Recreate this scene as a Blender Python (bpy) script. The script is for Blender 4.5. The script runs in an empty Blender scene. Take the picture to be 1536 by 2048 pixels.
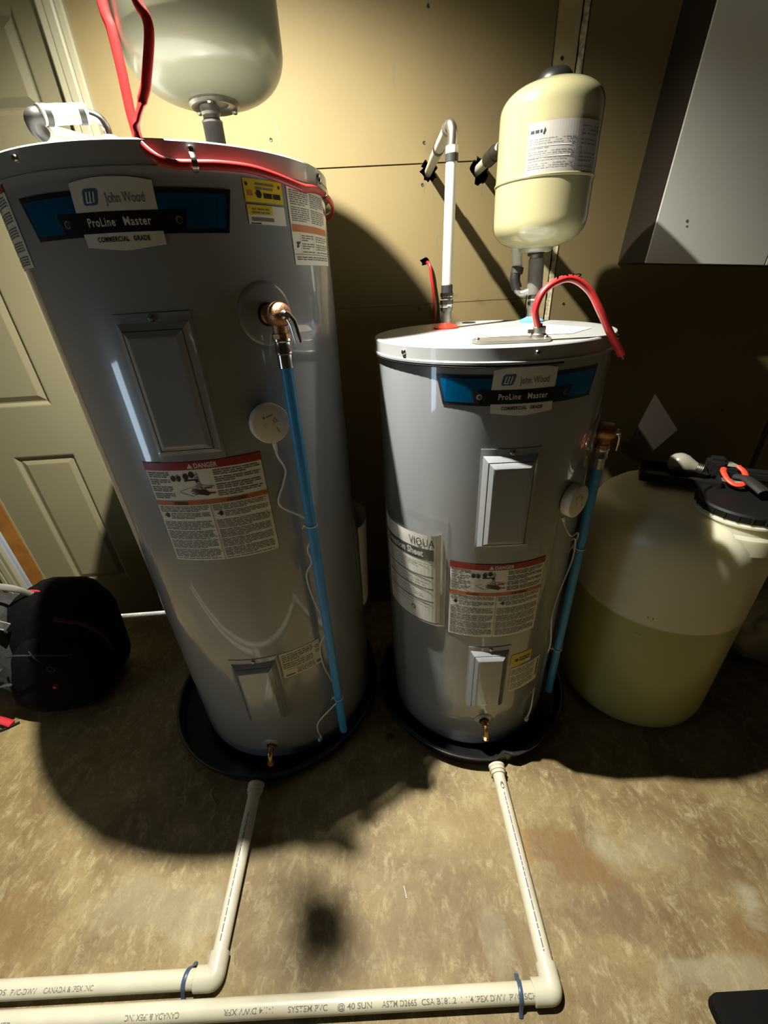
import bpy, bmesh, math, random
from mathutils import Vector, Matrix, noise
random.seed(7)
S = bpy.context.scene
C = S.collection
PI = math.pi

# ------------------------------------------------------------------ camera
cd = bpy.data.cameras.new('camera'); cam = bpy.data.objects.new('camera', cd); C.objects.link(cam)
right = Vector((0.99841366, -0.0274059, -0.04918407)); up = Vector((0.05630413, 0.48597539, 0.87215696)); fwd = Vector((0, 0.87354269, -0.48674754))
M = Matrix((right, up, -fwd)).transposed().to_4x4(); M.translation = Vector((0, 0, 1.3))
cam.matrix_world = M
cd.sensor_fit = 'VERTICAL'; cd.sensor_height = 24; cd.sensor_width = 18; cd.lens = 818.3 / 2048 * 24
cd.clip_start = 0.02
S.camera = cam
# ------------------------------------------------------------------ world, lights, exposure
w = bpy.data.worlds.new('world'); S.world = w; w.use_nodes = True
w.node_tree.nodes['Background'].inputs[0].default_value = (0.8, 0.9, 1, 1)
w.node_tree.nodes['Background'].inputs[1].default_value = 0.0
S.view_settings.view_transform = 'Standard'; S.view_settings.look = 'None'
S.view_settings.exposure = 0.0; S.view_settings.gamma = 1
S.view_settings.use_curve_mapping = False
LAMP = Vector((-0.325, 0.867, 2.226))
ld = bpy.data.lights.new('ceiling_bulb_light', 'SPOT'); ld.energy = 435; ld.color = (1, 0.955, 0.83); ld.shadow_soft_size = 0.012; ld.spot_size = math.radians(142); ld.spot_blend = 1.0
lo = bpy.data.objects.new('ceiling_bulb_light', ld); lo.location = LAMP; C.objects.link(lo)
# daylight in the next room, behind the closed door (seen only as the slit under it)
ad = bpy.data.lights.new('next_room_light', 'AREA'); ad.energy = 80; ad.color = (0.62, 0.8, 1); ad.size = 0.7; ad.size_y = 0.5; ad.shape = 'RECTANGLE'
ao = bpy.data.objects.new('next_room_light', ad); ao.location = (-1.13, 1.95, 0.5); ao.rotation_euler = (math.radians(-65), 0, 0); C.objects.link(ao)

# ------------------------------------------------------------------ materials
def mat(name, col, rough=0.6, metal=0.0, noise_amt=0.0, nscale=20, bump=0.0, bscale=200, coat=0.0, trans=0.0, emit=None, alpha=1.0, spec=None, ior=None, sss=0.0, col2=None):
    m = bpy.data.materials.new(name); m.use_nodes = True; nt = m.node_tree; b = nt.nodes['Principled BSDF']
    b.inputs['Base Color'].default_value = (*col, 1); b.inputs['Roughness'].default_value = rough; b.inputs['Metallic'].default_value = metal
    b.inputs['Coat Weight'].default_value = coat; b.inputs['Coat Roughness'].default_value = 0.045
    b.inputs['Transmission Weight'].default_value = trans; b.inputs['Alpha'].default_value = alpha
    if spec is not None: b.inputs['Specular IOR Level'].default_value = spec
    if ior: b.inputs['IOR'].default_value = ior
    if sss: b.inputs['Subsurface Weight'].default_value = sss; b.inputs['Subsurface Radius'].default_value = (.05, .05, .03); b.inputs['Subsurface Scale'].default_value = 1
    if emit: b.inputs['Emission Color'].default_value = (*emit[0], 1); b.inputs['Emission Strength'].default_value = emit[1]
    tc = nt.nodes.new('ShaderNodeTexCoord')
    if noise_amt:
        n = nt.nodes.new('ShaderNodeTexNoise'); n.inputs['Scale'].default_value = nscale; n.inputs['Detail'].default_value = 6
        nt.links.new(tc.outputs['Object'], n.inputs['Vector'])
        r = nt.nodes.new('ShaderNodeValToRGB'); c2 = col2 or tuple(c * (1 - noise_amt) for c in col); c1 = tuple(min(1, c * (1 + noise_amt * .5)) for c in col)
        r.color_ramp.elements[0].position = .35; r.color_ramp.elements[1].position = .65
        r.color_ramp.elements[0].color = (*c2, 1); r.color_ramp.elements[1].color = (*c1, 1)
        nt.links.new(n.outputs['Fac'], r.inputs['Fac']); nt.links.new(r.outputs['Color'], b.inputs['Base Color'])
    if bump:
        n = nt.nodes.new('ShaderNodeTexNoise'); n.inputs['Scale'].default_value = bscale; n.inputs['Detail'].default_value = 4
        nt.links.new(tc.outputs['Object'], n.inputs['Vector'])
        u = nt.nodes.new('ShaderNodeBump'); u.inputs['Strength'].default_value = bump; u.inputs['Distance'].default_value = .002
        nt.links.new(n.outputs['Fac'], u.inputs['Height']); nt.links.new(u.outputs['Normal'], b.inputs['Normal'])
    return m

def glass_film(name, col, rough, mixf):
    # thin clear plastic: transparent with a gloss on top
    m = bpy.data.materials.new(name); m.use_nodes = True; nt = m.node_tree; nt.nodes.clear()
    o = nt.nodes.new('ShaderNodeOutputMaterial'); t = nt.nodes.new('ShaderNodeBsdfTransparent'); t.inputs[0].default_value = (*col, 1)
    g = nt.nodes.new('ShaderNodeBsdfGlossy'); g.inputs['Roughness'].default_value = rough
    d = nt.nodes.new('ShaderNodeBsdfDiffuse'); d.inputs[0].default_value = (.8, .8, .78, 1)
    a = nt.nodes.new('ShaderNodeAddShader'); mx0 = nt.nodes.new('ShaderNodeMixShader'); mx0.inputs[0].default_value = .5
    nt.links.new(d.outputs[0], mx0.inputs[1]); nt.links.new(g.outputs[0], mx0.inputs[2])
    mx = nt.nodes.new('ShaderNodeMixShader'); mx.inputs[0].default_value = mixf
    nt.links.new(t.outputs[0], mx.inputs[1]); nt.links.new(mx0.outputs[0], mx.inputs[2]); nt.links.new(mx.outputs[0], o.inputs[0])
    return m

M_jacket = mat('grey_enamel', (.265, .28, .30), .30, 0, .03, 3, .03, 600, coat=1.0)
M_lid = mat('lid_enamel', (.34, .35, .355), .3, 0, .03, 4, coat=.35)
M_escut = mat('grey_plastic', (.36, .355, .34), .45)
M_pan = mat('black_pan_plastic', (.012, .012, .013), .28, 0, .3, 9, .1, 300)
M_brass = mat('brass', (.55, .32, .13), .32, 1, .3, 60)
M_bronze = mat('cast_bronze', (.50, .27, .15), .42, 1, .35, 80, .4, 400)
M_chrome = mat('bright_steel', (.72, .72, .70), .18, 1)
M_steel = mat('dull_steel', (.42, .40, .36), .38, 1, .25, 50)
M_darksteel = mat('dark_iron', (.022, .02, .018), .45, .0, .4, 60)
M_galv = mat('galvanised_fitting', (.34, .32, .29), .4, .9, .3, 60)
M_greypvc = mat('grey_sleeve', (.12, .115, .105), .42, 0, .25, 30)
M_blackp = mat('black_plastic', (.012, .012, .012), .4)
M_blackr = mat('black_rubber', (.015, .014, .013), .65)
M_blue = mat('blue_pex', (.04, .33, .78), .38, 0, .08, 12)
M_whitepipe = mat('white_pipe', (.52, .505, .44), .35, 0, .04, 12, sss=.0)
M_whitepipe2 = mat('translucent_pex', (.46, .445, .39), .3, 0, .04, 12)
M_pvc = mat('white_pvc', (.56, .53, .41), .33, 0, .08, 14)
M_ptype = mat('pipe_print', (.16, .15, .13), .6)
M_bluetie = mat('blue_grey_strap', (.045, .075, .13), .4)
M_white = mat('white_plastic', (.78, .76, .70), .4)
M_puck = mat('sensor_plastic', (.82, .77, .68), .5)
M_cream = mat('cream_paint', (.33, .31, .175), .22, 0, .04, 5, coat=.5)
M_cream2 = mat('pale_cream_paint', (.25, .25, .175), .30, 0, .04, 5, coat=.15)
M_red = mat('red_cable', (.42, .022, .022), .36, 0, .1, 40)
M_redc = mat('red_collar', (.75, .04, .02), .4)
M_bluec = mat('blue_collar', (.09, .35, .75), .4)
M_paper = mat('paper', (.84, .83, .77), .6)
M_paper2 = mat('sticker_white', (.78, .76, .68), .45)
M_ink = mat('grey_ink', (.17, .165, .15), .6)
M_black = mat('black_ink', (.012, .012, .013), .5)
M_redink = mat('red_ink', (.33, .02, .022), .45)
M_orange = mat('orange_ink', (.52, .16, .045), .45)
M_yellow = mat('yellow_ink', (.72, .56, .02), .45)
M_badgeblk = mat('badge_black', (.008, .008, .009), .3, 0, coat=.2)
M_badgeblue = mat('badge_blue', (.0, .19, .47), .25, .8)
M_badgewht = mat('badge_white', (.68, .67, .62), .4)
M_logo = mat('logo_blue', (.05, .13, .21), .4)
M_logotxt = mat('logo_grey', (.13, .16, .19), .4)
M_whiteink = mat('white_ink', (.7, .69, .64), .5)
M_film = glass_film('clear_pouch_film', (.95, .95, .94), .12, .09)
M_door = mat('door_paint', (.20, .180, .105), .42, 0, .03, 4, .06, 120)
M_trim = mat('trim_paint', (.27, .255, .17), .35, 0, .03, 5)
M_wood = mat('bare_wood', (.32, .13, .02), .55, 0, .25, 18)
M_stud = mat('pine_stud', (.42, .34, .17), .6, 0, .15, 14)
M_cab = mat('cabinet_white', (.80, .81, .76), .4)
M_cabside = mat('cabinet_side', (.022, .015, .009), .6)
M_void = mat('wall_cavity', (.012, .009, .006), .9)
M_concrete_far = mat('plaster', (.12, .10, .075), .8)
M_bag = mat('backpack_fabric', (.004, .004, .0045), .9, 0, .3, 60, .4, 500, spec=.08)
M_bag2 = mat('backpack_grey', (.035, .035, .034), .8, 0, .3, 60, .4, 500, spec=.15)
M_strap = mat('strap_grey', (.20, .195, .17), .7)
M_redf = mat('red_fabric', (.45, .015, .02), .6)
M_reddark = mat('dark_red_fabric', (.045, .002, .003), .8)
M_redplastic = mat('red_plastic', (.85, .06, .025), .4)
M_bagwhite = mat('white_bag_plastic', (.55, .52, .42), .4, alpha=.75)
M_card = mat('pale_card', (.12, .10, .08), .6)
M_bulb = mat('frosted_bulb', (.26, .24, .20), .25, 0, coat=.3)
M_rod = mat('dark_rod', (.03, .014, .01), .5)
M_emit = mat('lit_bulb', (1, .9, .7), .5, emit=((1, .87, .68), 4))
M_cord = mat('white_cord', (.85, .83, .77), .5)
M_wire = mat('bare_wire', (.4, .34, .25), .4, .6)

# barrel: milky polyethylene, greener where the liquid stands inside
def barrel_mat():
    m = bpy.data.materials.new('milky_barrel_plastic'); m.use_nodes = True; nt = m.node_tree; b = nt.nodes['Principled BSDF']
    tc = nt.nodes.new('ShaderNodeTexCoord'); sp = nt.nodes.new('ShaderNodeSeparateXYZ'); nt.links.new(tc.outputs['Object'], sp.inputs[0])
    r = nt.nodes.new('ShaderNodeMapRange'); r.inputs['From Min'].default_value = .436; r.inputs['From Max'].default_value = .442
    nt.links.new(sp.outputs['Z'], r.inputs['Value'])
    mx = nt.nodes.new('ShaderNodeMix'); mx.data_type = 'RGBA'; mx.inputs['A'].default_value = (.36, .36, .15, 1); mx.inputs['B'].default_value = (.66, .63, .46, 1)
    nt.links.new(r.outputs[0], mx.inputs['Factor']); nt.links.new(mx.outputs['Result'], b.inputs['Base Color'])
    b.inputs['Roughness'].default_value = .33
    b.inputs['Subsurface Weight'].default_value = .55; b.inputs['Subsurface Radius'].default_value = (1, .95, .6); b.inputs['Subsurface Scale'].default_value = .07
    return m
M_barrel = barrel_mat()

# drywall: bare tan paper, fingermarks, one brown drip stain
def drywall_mat():
    m = mat('bare_drywall', (.175, .132, .054), .75, 0, .08, 2.2, .08, 260)
    nt = m.node_tree; b = nt.nodes['Principled BSDF']; src = b.inputs['Base Color'].links[0].from_socket
    tc = nt.nodes.new('ShaderNodeTexCoord')
    n = nt.nodes.new('ShaderNodeTexNoise'); n.inputs['Scale'].default_value = 14; n.inputs['Detail'].default_value = 8; nt.links.new(tc.outputs['Object'], n.inputs['Vector'])
    def blob(x, z, rx, rz, col, src, thr):
        mp = nt.nodes.new('ShaderNodeMapping'); mp.vector_type = 'POINT'
        mp.inputs['Scale'].default_value = (1 / rx, 0, 1 / rz); mp.inputs['Location'].default_value = (-x / rx, 0, -z / rz)
        nt.links.new(tc.outputs['Object'], mp.inputs[0])
        l = nt.nodes.new('ShaderNodeVectorMath'); l.operation = 'LENGTH'; nt.links.new(mp.outputs[0], l.inputs[0])
        s = nt.nodes.new('ShaderNodeMath'); s.operation = 'SUBTRACT'; s.inputs[0].default_value = 1; nt.links.new(l.outputs['Value'], s.inputs[1])
        a = nt.nodes.new('ShaderNodeMath'); a.operation = 'MULTIPLY_ADD'; nt.links.new(n.outputs['Fac'], a.inputs[0]); a.inputs[1].default_value = 3.2; a.inputs[2].default_value = -1.55
        ad = nt.nodes.new('ShaderNodeMath'); ad.operation = 'ADD'; nt.links.new(s.outputs[0], ad.inputs[0]); nt.links.new(a.outputs[0], ad.inputs[1])
        r = nt.nodes.new('ShaderNodeMapRange'); r.inputs['From Min'].default_value = thr; r.inputs['From Max'].default_value = thr + .5; r.inputs['To Max'].default_value = .75; nt.links.new(ad.outputs[0], r.inputs['Value'])
        mx = nt.nodes.new('ShaderNodeMix'); mx.data_type = 'RGBA'; mx.inputs['B'].default_value = (*col, 1)
        nt.links.new(r.outputs[0], mx.inputs['Factor']); nt.links.new(src, mx.inputs['A']); return mx.outputs['Result']
    o = blob(.345, 1.235, .07, .035, (.09, .053, .015), src, .45)
    o = blob(.25, 1.255, .05, .012, (.125, .09, .035), o, .4)
    o = blob(.21, 1.62, .06, .05, (.145, .11, .045), o, .45)
    nt.links.new(o, b.inputs['Base Color'])
    return m
M_dry = drywall_mat()

def floor_mat():
    m = bpy.data.materials.new('stained_concrete'); m.use_nodes = True; nt = m.node_tree; b = nt.nodes['Principled BSDF']
    L = nt.links.new; N = nt.nodes.new
    tc = N('ShaderNodeTexCoord')
    def nz(sc, det=8, rough=.6, dist=0, map_=None):
        n = N('ShaderNodeTexNoise'); n.inputs['Scale'].default_value = sc; n.inputs['Detail'].default_value = det; n.inputs['Roughness'].default_value = rough; n.inputs['Distortion'].default_value = dist
        if map_:
            mp = N('ShaderNodeMapping'); mp.inputs['Scale'].default_value = map_; L(tc.outputs['Object'], mp.inputs[0]); L(mp.outputs[0], n.inputs['Vector'])
        else: L(tc.outputs['Object'], n.inputs['Vector'])
        return n.outputs['Fac']
    def ramp(f, a, b_, ca, cb):
        r = N('ShaderNodeValToRGB'); r.color_ramp.elements[0].position = a; r.color_ramp.elements[1].position = b_
        r.color_ramp.elements[0].color = ca; r.color_ramp.elements[1].color = cb; L(f, r.inputs[0]); return r.outputs[0]
    def mix(f, a, b_, mode='MIX'):
        x = N('ShaderNodeMix'); x.data_type = 'RGBA'; x.blend_type = mode
        if isinstance(f, float): x.inputs['Factor'].default_value = f
        else: L(f, x.inputs['Factor'])
        for s, v in (('A', a), ('B', b_)):
            if isinstance(v, tuple): x.inputs[s].default_value = v
            else: L(v, x.inputs[s])
        return x.outputs['Result']
    base = ramp(nz(5, 10, .65, .6), .33, .68, (.130, .083, .029, 1), (.265, .205, .088, 1))
    # pale streaky laitance
    k = ramp(nz(34, 10, .8, .5, (1, .6, 1)), .5, .66, (0, 0, 0, 1), (1, 1, 1, 1))
    kk = N('ShaderNodeMath'); kk.operation = 'MULTIPLY'; kk.inputs[1].default_value = .75; L(k, kk.inputs[0])
    col = mix(kk.outputs[0], base, (.40, .34, .19, 1))
    k = ramp(nz(90, 6, .8, .5), .52, .7, (0, 0, 0, 1), (1, 1, 1, 1))
    kk = N('ShaderNodeMath'); kk.operation = 'MULTIPLY'; kk.inputs[1].default_value = .6; L(k, kk.inputs[0])
    col = mix(kk.outputs[0], col, (.10, .063, .024, 1))
    warp = nz(9, 6, .65, .4)
    def blob(x, y, rx, ry, colr, amt, col):
        mp = N('ShaderNodeMapping'); mp.inputs['Scale'].default_value = (1 / rx, 1 / ry, 0); mp.inputs['Location'].default_value = (-x / rx, -y / ry, 0)
        L(tc.outputs['Object'], mp.inputs[0]); l = N('ShaderNodeVectorMath'); l.operation = 'LENGTH'; L(mp.outputs[0], l.inputs[0])
        a = N('ShaderNodeMath'); a.operation = 'MULTIPLY_ADD'; L(warp, a.inputs[0]); a.inputs[1].default_value = 3.4; a.inputs[2].default_value = -1.7
        s = N('ShaderNodeMath'); s.operation = 'SUBTRACT'; L(a.outputs[0], s.inputs[0]); L(l.outputs['Value'], s.inputs[1])
        r = N('ShaderNodeMapRange'); r.inputs['From Min'].default_value = -1.15; r.inputs['From Max'].default_value = -.55; r.inputs['To Max'].default_value = amt; L(s.outputs[0], r.inputs['Value'])
        return mix(r.outputs[0], col, colr)
    rust = (.165, .092, .026, 1); brown = (.125, .08, .034, 1); pale = (.31, .28, .18, 1)
    for a in [(.41, .50, .09, .045, rust, .85), (.46, .44, .07, .05, rust, .85), (.47, .36, .12, .05, brown, .6), (.74, .42, .16, .06, brown, .45), (.80, .31, .09, .05, rust, .55),
              (.62, .47, .10, .05, pale, .3), (.52, .50, .04, .05, pale, .5), (.80, .37, .035, .04, pale, .8), (.63, .26, .12, .03, pale, .5), (-.93, .38, .12, .07, rust, .5),
              (-.60, .42, .2, .06, pale, .35), (.15, .55, .12, .08, (.31, .24, .10, 1), .4), (.31, .52, .02, .12, (.27, .15, .03, 1), .5), (-.1, .34, .25, .05, brown, .3),
              (-.02, .816, .012, .012, (.05, .035, .02, 1), .9), (.2, .33, .03, .07, pale, .4), (.13, .40, .2, .10, brown, .25)]:
        col = blob(*a, col)
    L(col, b.inputs['Base Color'])
    rr = N('ShaderNodeMapRange'); rr.inputs['To Min'].default_value = .42; rr.inputs['To Max'].default_value = .75; L(nz(7), rr.inputs['Value']); L(rr.outputs[0], b.inputs['Roughness'])
    u = N('ShaderNodeBump'); u.inputs['Strength'].default_value = .5; u.inputs['Distance'].default_value = .004; L(nz(60, 10, .7), u.inputs['Height']); L(u.outputs[0], b.inputs['Normal'])
    return m
M_floor = floor_mat()

# ------------------------------------------------------------------ mesh helpers
def link(name, me, parent=None):
    o = bpy.data.objects.new(name, me); C.objects.link(o)
    if parent is not None: o.parent = parent
    return o
def bobj(name, bm, mats, parent=None, smooth=True, ang=35):
    me = bpy.data.meshes.new(name)
    bmesh.ops.recalc_face_normals(bm, faces=bm.faces[:])
    bm.to_mesh(me); bm.free()
    for m in (mats if isinstance(mats, (list, tuple)) else [mats]): me.materials.append(m)
    if smooth:
        for p in me.polygons: p.use_smooth = True
        me.set_sharp_from_angle(angle=math.radians(ang))
    return link(name, me, parent)
def thing(name, label, cat, loc=(0, 0, 0), group=None, rotz=0):
    o = bpy.data.objects.new(name, None); C.objects.link(o); o.location = loc; o.rotation_euler = (0, 0, rotz); o.empty_display_size = .05
    tag(o, label, cat, group); return o
def tag(o, label, cat, group=None):
    o['label'] = label; o['category'] = cat
    if group: o['group'] = group
    return o
def struct(o): o['kind'] = 'structure'; return o
def lathe(bm, prof, n=64, c=(0, 0, 0), axis=None, mi=0, a0=0, a1=2 * PI):
    """revolve [(r,z)] about z through c; axis rotates z to that direction"""
    R = Vector(axis).to_track_quat('Z', 'Y').to_matrix() if axis else Matrix.Identity(3)
    full = abs(a1 - a0 - 2 * PI) < 1e-6
    cnt = n if full else n + 1; rings = []
    for r, z in prof:
        if r < 1e-6: rings.append([bm.verts.new(R @ Vector((0, 0, z)) + Vector(c))])
        else: rings.append([bm.verts.new(R @ Vector((r * math.cos(a0 + (a1 - a0) * i / n), r * math.sin(a0 + (a1 - a0) * i / n), z)) + Vector(c)) for i in range(cnt)])
    for A, B in zip(rings, rings[1:]):
        for i in range(n):
            j = (i + 1) % cnt
            if len(A) == 1 and len(B) == 1: continue
            if len(A) == 1: f = [A[0], B[j], B[i]]
            elif len(B) == 1: f = [A[i], A[j], B[0]]
            else: f = [A[i], A[j], B[j], B[i]]
            try: bm.faces.new(f).material_index = mi
            except ValueError: pass
def box(bm, lo, hi, bev=0, mi=0, fn=None):
    b2 = bmesh.new(); bmesh.ops.create_cube(b2, size=1)
    for v in b2.verts: v.co = Vector([lo[i] + (v.co[i] + .5) * (hi[i] - lo[i]) for i in range(3)])
    if bev: bmesh.ops.bevel(b2, geom=b2.edges[:], offset=bev, segments=2, affect='EDGES')
    mp = {}
    for v in b2.verts: mp[v] = bm.verts.new(fn(v.co) if fn else v.co)
    for f in b2.faces: bm.faces.new([mp[v] for v in f.verts]).material_index = mi
    b2.free()
def catmull(pts, n=8):
    P = [Vector(p) for p in pts]
    if len(P) < 3: return P
    P = [P[0] * 2 - P[1]] + P + [P[-1] * 2 - P[-2]]; out = []
    for i in range(1, len(P) - 2):
        a, b, c, d = P[i - 1:i + 3]
        for k in range(n):
            t = k / n
            out.append(.5 * ((2 * b) + (c - a) * t + (2 * a - 5 * b + 4 * c - d) * t * t + (3 * b - a - 3 * c + d) * t ** 3))
    out.append(P[-2]); return out
def sweep(bm, path, w, h=None, n=12, upv=None, mi=0, cap=True, closed=False):
    """tube of half-sizes w (sideways) and h (along upv) along path"""
    h = h or w; path = [Vector(p) for p in path]; rings = []
    prev = None
    for i, p in enumerate(path):
        a = path[(i - 1) % len(path)] if (closed or i > 0) else p; b = path[(i + 1) % len(path)] if (closed or i < len(path) - 1) else p
        t = (b - a).normalized()
        if upv is not None: u = Vector(upv(p) if callable(upv) else upv)
        elif prev is not None: u = prev
        else: u = Vector((0, 0, 1)) if abs(t.z) < .9 else Vector((1, 0, 0))
        u = (u - t * u.dot(t))
        u = u.normalized() if u.length > 1e-5 else t.orthogonal().normalized()
        prev = u; s = t.cross(u)
        ww = w(i / max(1, len(path) - 1)) if callable(w) else w; hh = h(i / max(1, len(path) - 1)) if callable(h) else h
        rings.append([bm.verts.new(p + s * ww * math.cos(2 * PI * k / n) + u * hh * math.sin(2 * PI * k / n)) for k in range(n)])
    pairs = list(zip(rings, rings[1:])) + ([(rings[-1], rings[0])] if closed else [])
    for A, B in pairs:
        for k in range(n):
            bm.faces.new([A[k], A[(k + 1) % n], B[(k + 1) % n], B[k]]).material_index = mi
    if cap and not closed:
        bm.faces.new(rings[0][::-1]).material_index = mi; bm.faces.new(rings[-1]).material_index = mi
def tube(name, pts, r, m, parent=None, n=12, h=None, upv=None, smooth_n=8):
    bm = bmesh.new(); sweep(bm, catmull(pts, smooth_n) if smooth_n else pts, r, h, n, upv); return bobj(name, bm, m, parent, ang=60)
def cyl(bm, a, b, r, n=24, mi=0, r2=None, rings=None):
    a, b = Vector(a), Vector(b); L_ = (b - a).length; r2 = r if r2 is None else r2
    lathe(bm, rings and [(0, 0)] + rings + [(0, L_)] or [(0, 0), (r, 0), (r2, L_), (0, L_)], n, a, (b - a), mi)
def nut(bm, a, b, r, mi=0, n=6): cyl(bm, a, b, r, n, mi)
def boolean_cut(o, cutters):
    for c in cutters:
        md = o.modifiers.new('b', 'BOOLEAN'); md.operation = 'DIFFERENCE'; md.object = c; md.solver = 'EXACT'
    dg = bpy.context.evaluated_depsgraph_get(); me = bpy.data.meshes.new_from_object(o.evaluated_get(dg))
    o.modifiers.clear(); o.data = me
# text outlines
_tc = {}
def text_mesh(s, bold=0.0, spacing=1.0, shear=0.0):
    k = (s, bold, spacing, shear)
    if k not in _tc:
        cu = bpy.data.curves.new('t', 'FONT'); cu.body = s; cu.size = 1; cu.offset = bold; cu.space_character = spacing; cu.resolution_u = 3; cu.fill_mode = 'FRONT'; cu.shear = shear
        o = bpy.data.objects.new('t', cu); C.objects.link(o)
        dg = bpy.context.evaluated_depsgraph_get(); me = o.evaluated_get(dg).to_mesh()
        vs = [(v.co.x, v.co.y) for v in me.vertices]; fs = [tuple(p.vertices) for p in me.polygons]
        x0 = min(v[0] for v in vs); x1 = max(v[0] for v in vs)
        _tc[k] = ([(x - x0, y) for x, y in vs], fs, x1 - x0)
        o.evaluated_get(dg).to_mesh_clear(); bpy.data.objects.remove(o); bpy.data.curves.remove(cu)
    return _tc[k]
class Sheet:
    """flat print laid on a surface fn(u, v, lift) -> point"""
    def __init__(s, fn, mats): s.fn, s.mats, s.bm = fn, mats, bmesh.new()
    def mi(s, m):
        if m not in s.mats: s.mats.append(m)
        return s.mats.index(m)
    def quad(s, u0, v0, u1, v1, m, lift=1, step=.012):
        n = max(1, int(math.ceil(abs(u1 - u0) / step))); k = max(1, int(math.ceil(abs(v1 - v0) / .08)))
        g = [[s.bm.verts.new(s.fn(u0 + (u1 - u0) * i / n, v0 + (v1 - v0) * j / k, lift)) for i in range(n + 1)] for j in range(k + 1)]
        for j in range(k):
            for i in range(n): s.bm.faces.new([g[j][i], g[j][i + 1], g[j + 1][i + 1], g[j + 1][i]]).material_index = s.mi(m)
    def trap(s, top, bot, v1, v0, m, lift=1, step=.012):
        """top=(uL,uR) at v1, bot=(uL,uR) at v0; v may be functions of 0..1"""
        n = max(2, int((top[1] - top[0]) / step)); A = []; B = []
        for i in range(n + 1):
            t = i / n
            A.append(s.bm.verts.new(s.fn(top[0] + (top[1] - top[0]) * t, v1(t) if callable(v1) else v1, lift)))
            B.append(s.bm.verts.new(s.fn(bot[0] + (bot[1] - bot[0]) * t, v0(t) if callable(v0) else v0, lift)))
        for i in range(n): s.bm.faces.new([B[i], B[i + 1], A[i + 1], A[i]]).material_index = s.mi(m)
    def poly(s, pts, m, lift=2):
        s.bm.faces.new([s.bm.verts.new(s.fn(u, v, lift)) for u, v in pts]).material_index = s.mi(m)
    def disc(s, u, v, r, m, lift=2, n=14, ry=None):
        s.poly([(u + r * math.cos(2 * PI * i / n), v + (ry or r) * math.sin(2 * PI * i / n)) for i in range(n)], m, lift)
    def text(s, t, u, v, width, m, lift=2, bold=0.0, spacing=1.0, height=None, shear=0, up=1):
        vs, fs, w_ = text_mesh(t, bold, spacing, shear); k = width / w_; kh = (height / .7) if height else k
        V = [s.bm.verts.new(s.fn(u + up * x * k, v + up * y * kh, lift)) for x, y in vs]
        for f in fs:
            try: s.bm.faces.new([V[i] for i in f]).material_index = s.mi(m)
            except ValueError: pass
    def lines(s, u0, v0, u1, v1, pitch, m, lift=2, rnd=None, fill=.5, para=5):
        """rows of tiny print: broken into words, ragged ends"""
        rnd = rnd or random; v = v1 - pitch; k = 0
        while v > v0:
            end = u1 - ((u1 - u0) * rnd.uniform(.1, .6) if k % para == para - 1 else (u1 - u0) * rnd.uniform(0, .04))
            u = u0
            while u < end:
                wd = rnd.uniform(.006, .02); e = min(u + wd, end)
                if e - u > .002: s.quad(u, v, e, v + pitch * fill, m, lift, .03)
                u = e + .0022
            v -= pitch * (1.5 if k % para == para - 1 else 1); k += 1
    def build(s, name, parent=None):
        me = bpy.data.meshes.new(name); s.bm.to_mesh(me); s.bm.free()
        for m in s.mats: me.materials.append(m)
        return link(name, me, parent)
def cylfn(R, phi0=0, base=.0006, dl=.0004):
    """u = arc length from phi0 (to the right), v = height; local heater coordinates"""
    return lambda u, v, l: Vector(((R + base + dl * l) * math.sin(phi0 + u / R), -(R + base + dl * l) * math.cos(phi0 + u / R), v))

# ------------------------------------------------------------------ the room
YW = lambda x: 1.44 + .03 * (x + 1.13)
def wp(x, off, z): return Vector((x, YW(x) - off, z))
def wbox(bm, x0, x1, o0, o1, z0, z1, bev=0, mi=0): box(bm, (x0, o0, z0), (x1, o1, z1), bev, mi, lambda v: wp(v.x, v.y, v.z))
H = 2.44
bm = bmesh.new(); box(bm, (-1.95, -2.6, -.1), (2.3, 3.2, 0)); struct(bobj('floor', bm, M_floor, smooth=False))
bm = bmesh.new(); box(bm, (-1.95, -2.6, H), (2.3, 1.8, H + .05)); struct(bobj('ceiling', bm, M_concrete_far, smooth=False))
bm = bmesh.new(); box(bm, (2.2, -2.6, 0), (2.3, 1.8, H)); struct(bobj('wall_right', bm, M_concrete_far, smooth=False))
bm = bmesh.new(); box(bm, (-1.95, -2.7, 0), (2.3, -2.6, H)); struct(bobj('wall_front', bm, M_concrete_far, smooth=False))
# left wall with a tall narrow window that gives the cool daylight
WY0, WY1, WZ0, WZ1 = -.30, .0, .42, 1.04
bm = bmesh.new()
box(bm, (-2.05, -2.6, 0), (-1.95, WY0, H)); box(bm, (-2.05, WY1, 0), (-1.95, 1.8, H)); box(bm, (-2.05, WY0, 0), (-1.95, WY1, WZ0)); box(bm, (-2.05, WY0, WZ1), (-1.95, WY1, H))
struct(bobj('wall_left', bm, M_concrete_far, smooth=False))
wf = struct(thing('window_1', 'x', 'x', (0, 0, 0))); del wf['label']; del wf['category']
bm = bmesh.new()
for a, b in (((-1.97, WY0, WZ0), (-1.93, WY0 + .025, WZ1)), ((-1.97, WY1 - .025, WZ0), (-1.93, WY1, WZ1)), ((-1.97, WY0, WZ0), (-1.93, WY1, WZ0 + .025)), ((-1.97, WY0, WZ1 - .025), (-1.93, WY1, WZ1))): box(bm, a, b, .002)
bobj('window_frame', bm, M_trim, wf)
bm = bmesh.new(); box(bm, (-1.975, WY0, WZ0), (-1.971, WY1, WZ1)); bobj('daylit_pane', bm, mat('daylit_pane', (.2, .25, .3), .2, emit=((.60, .80, 1.0), 8)), wf, smooth=False)

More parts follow.
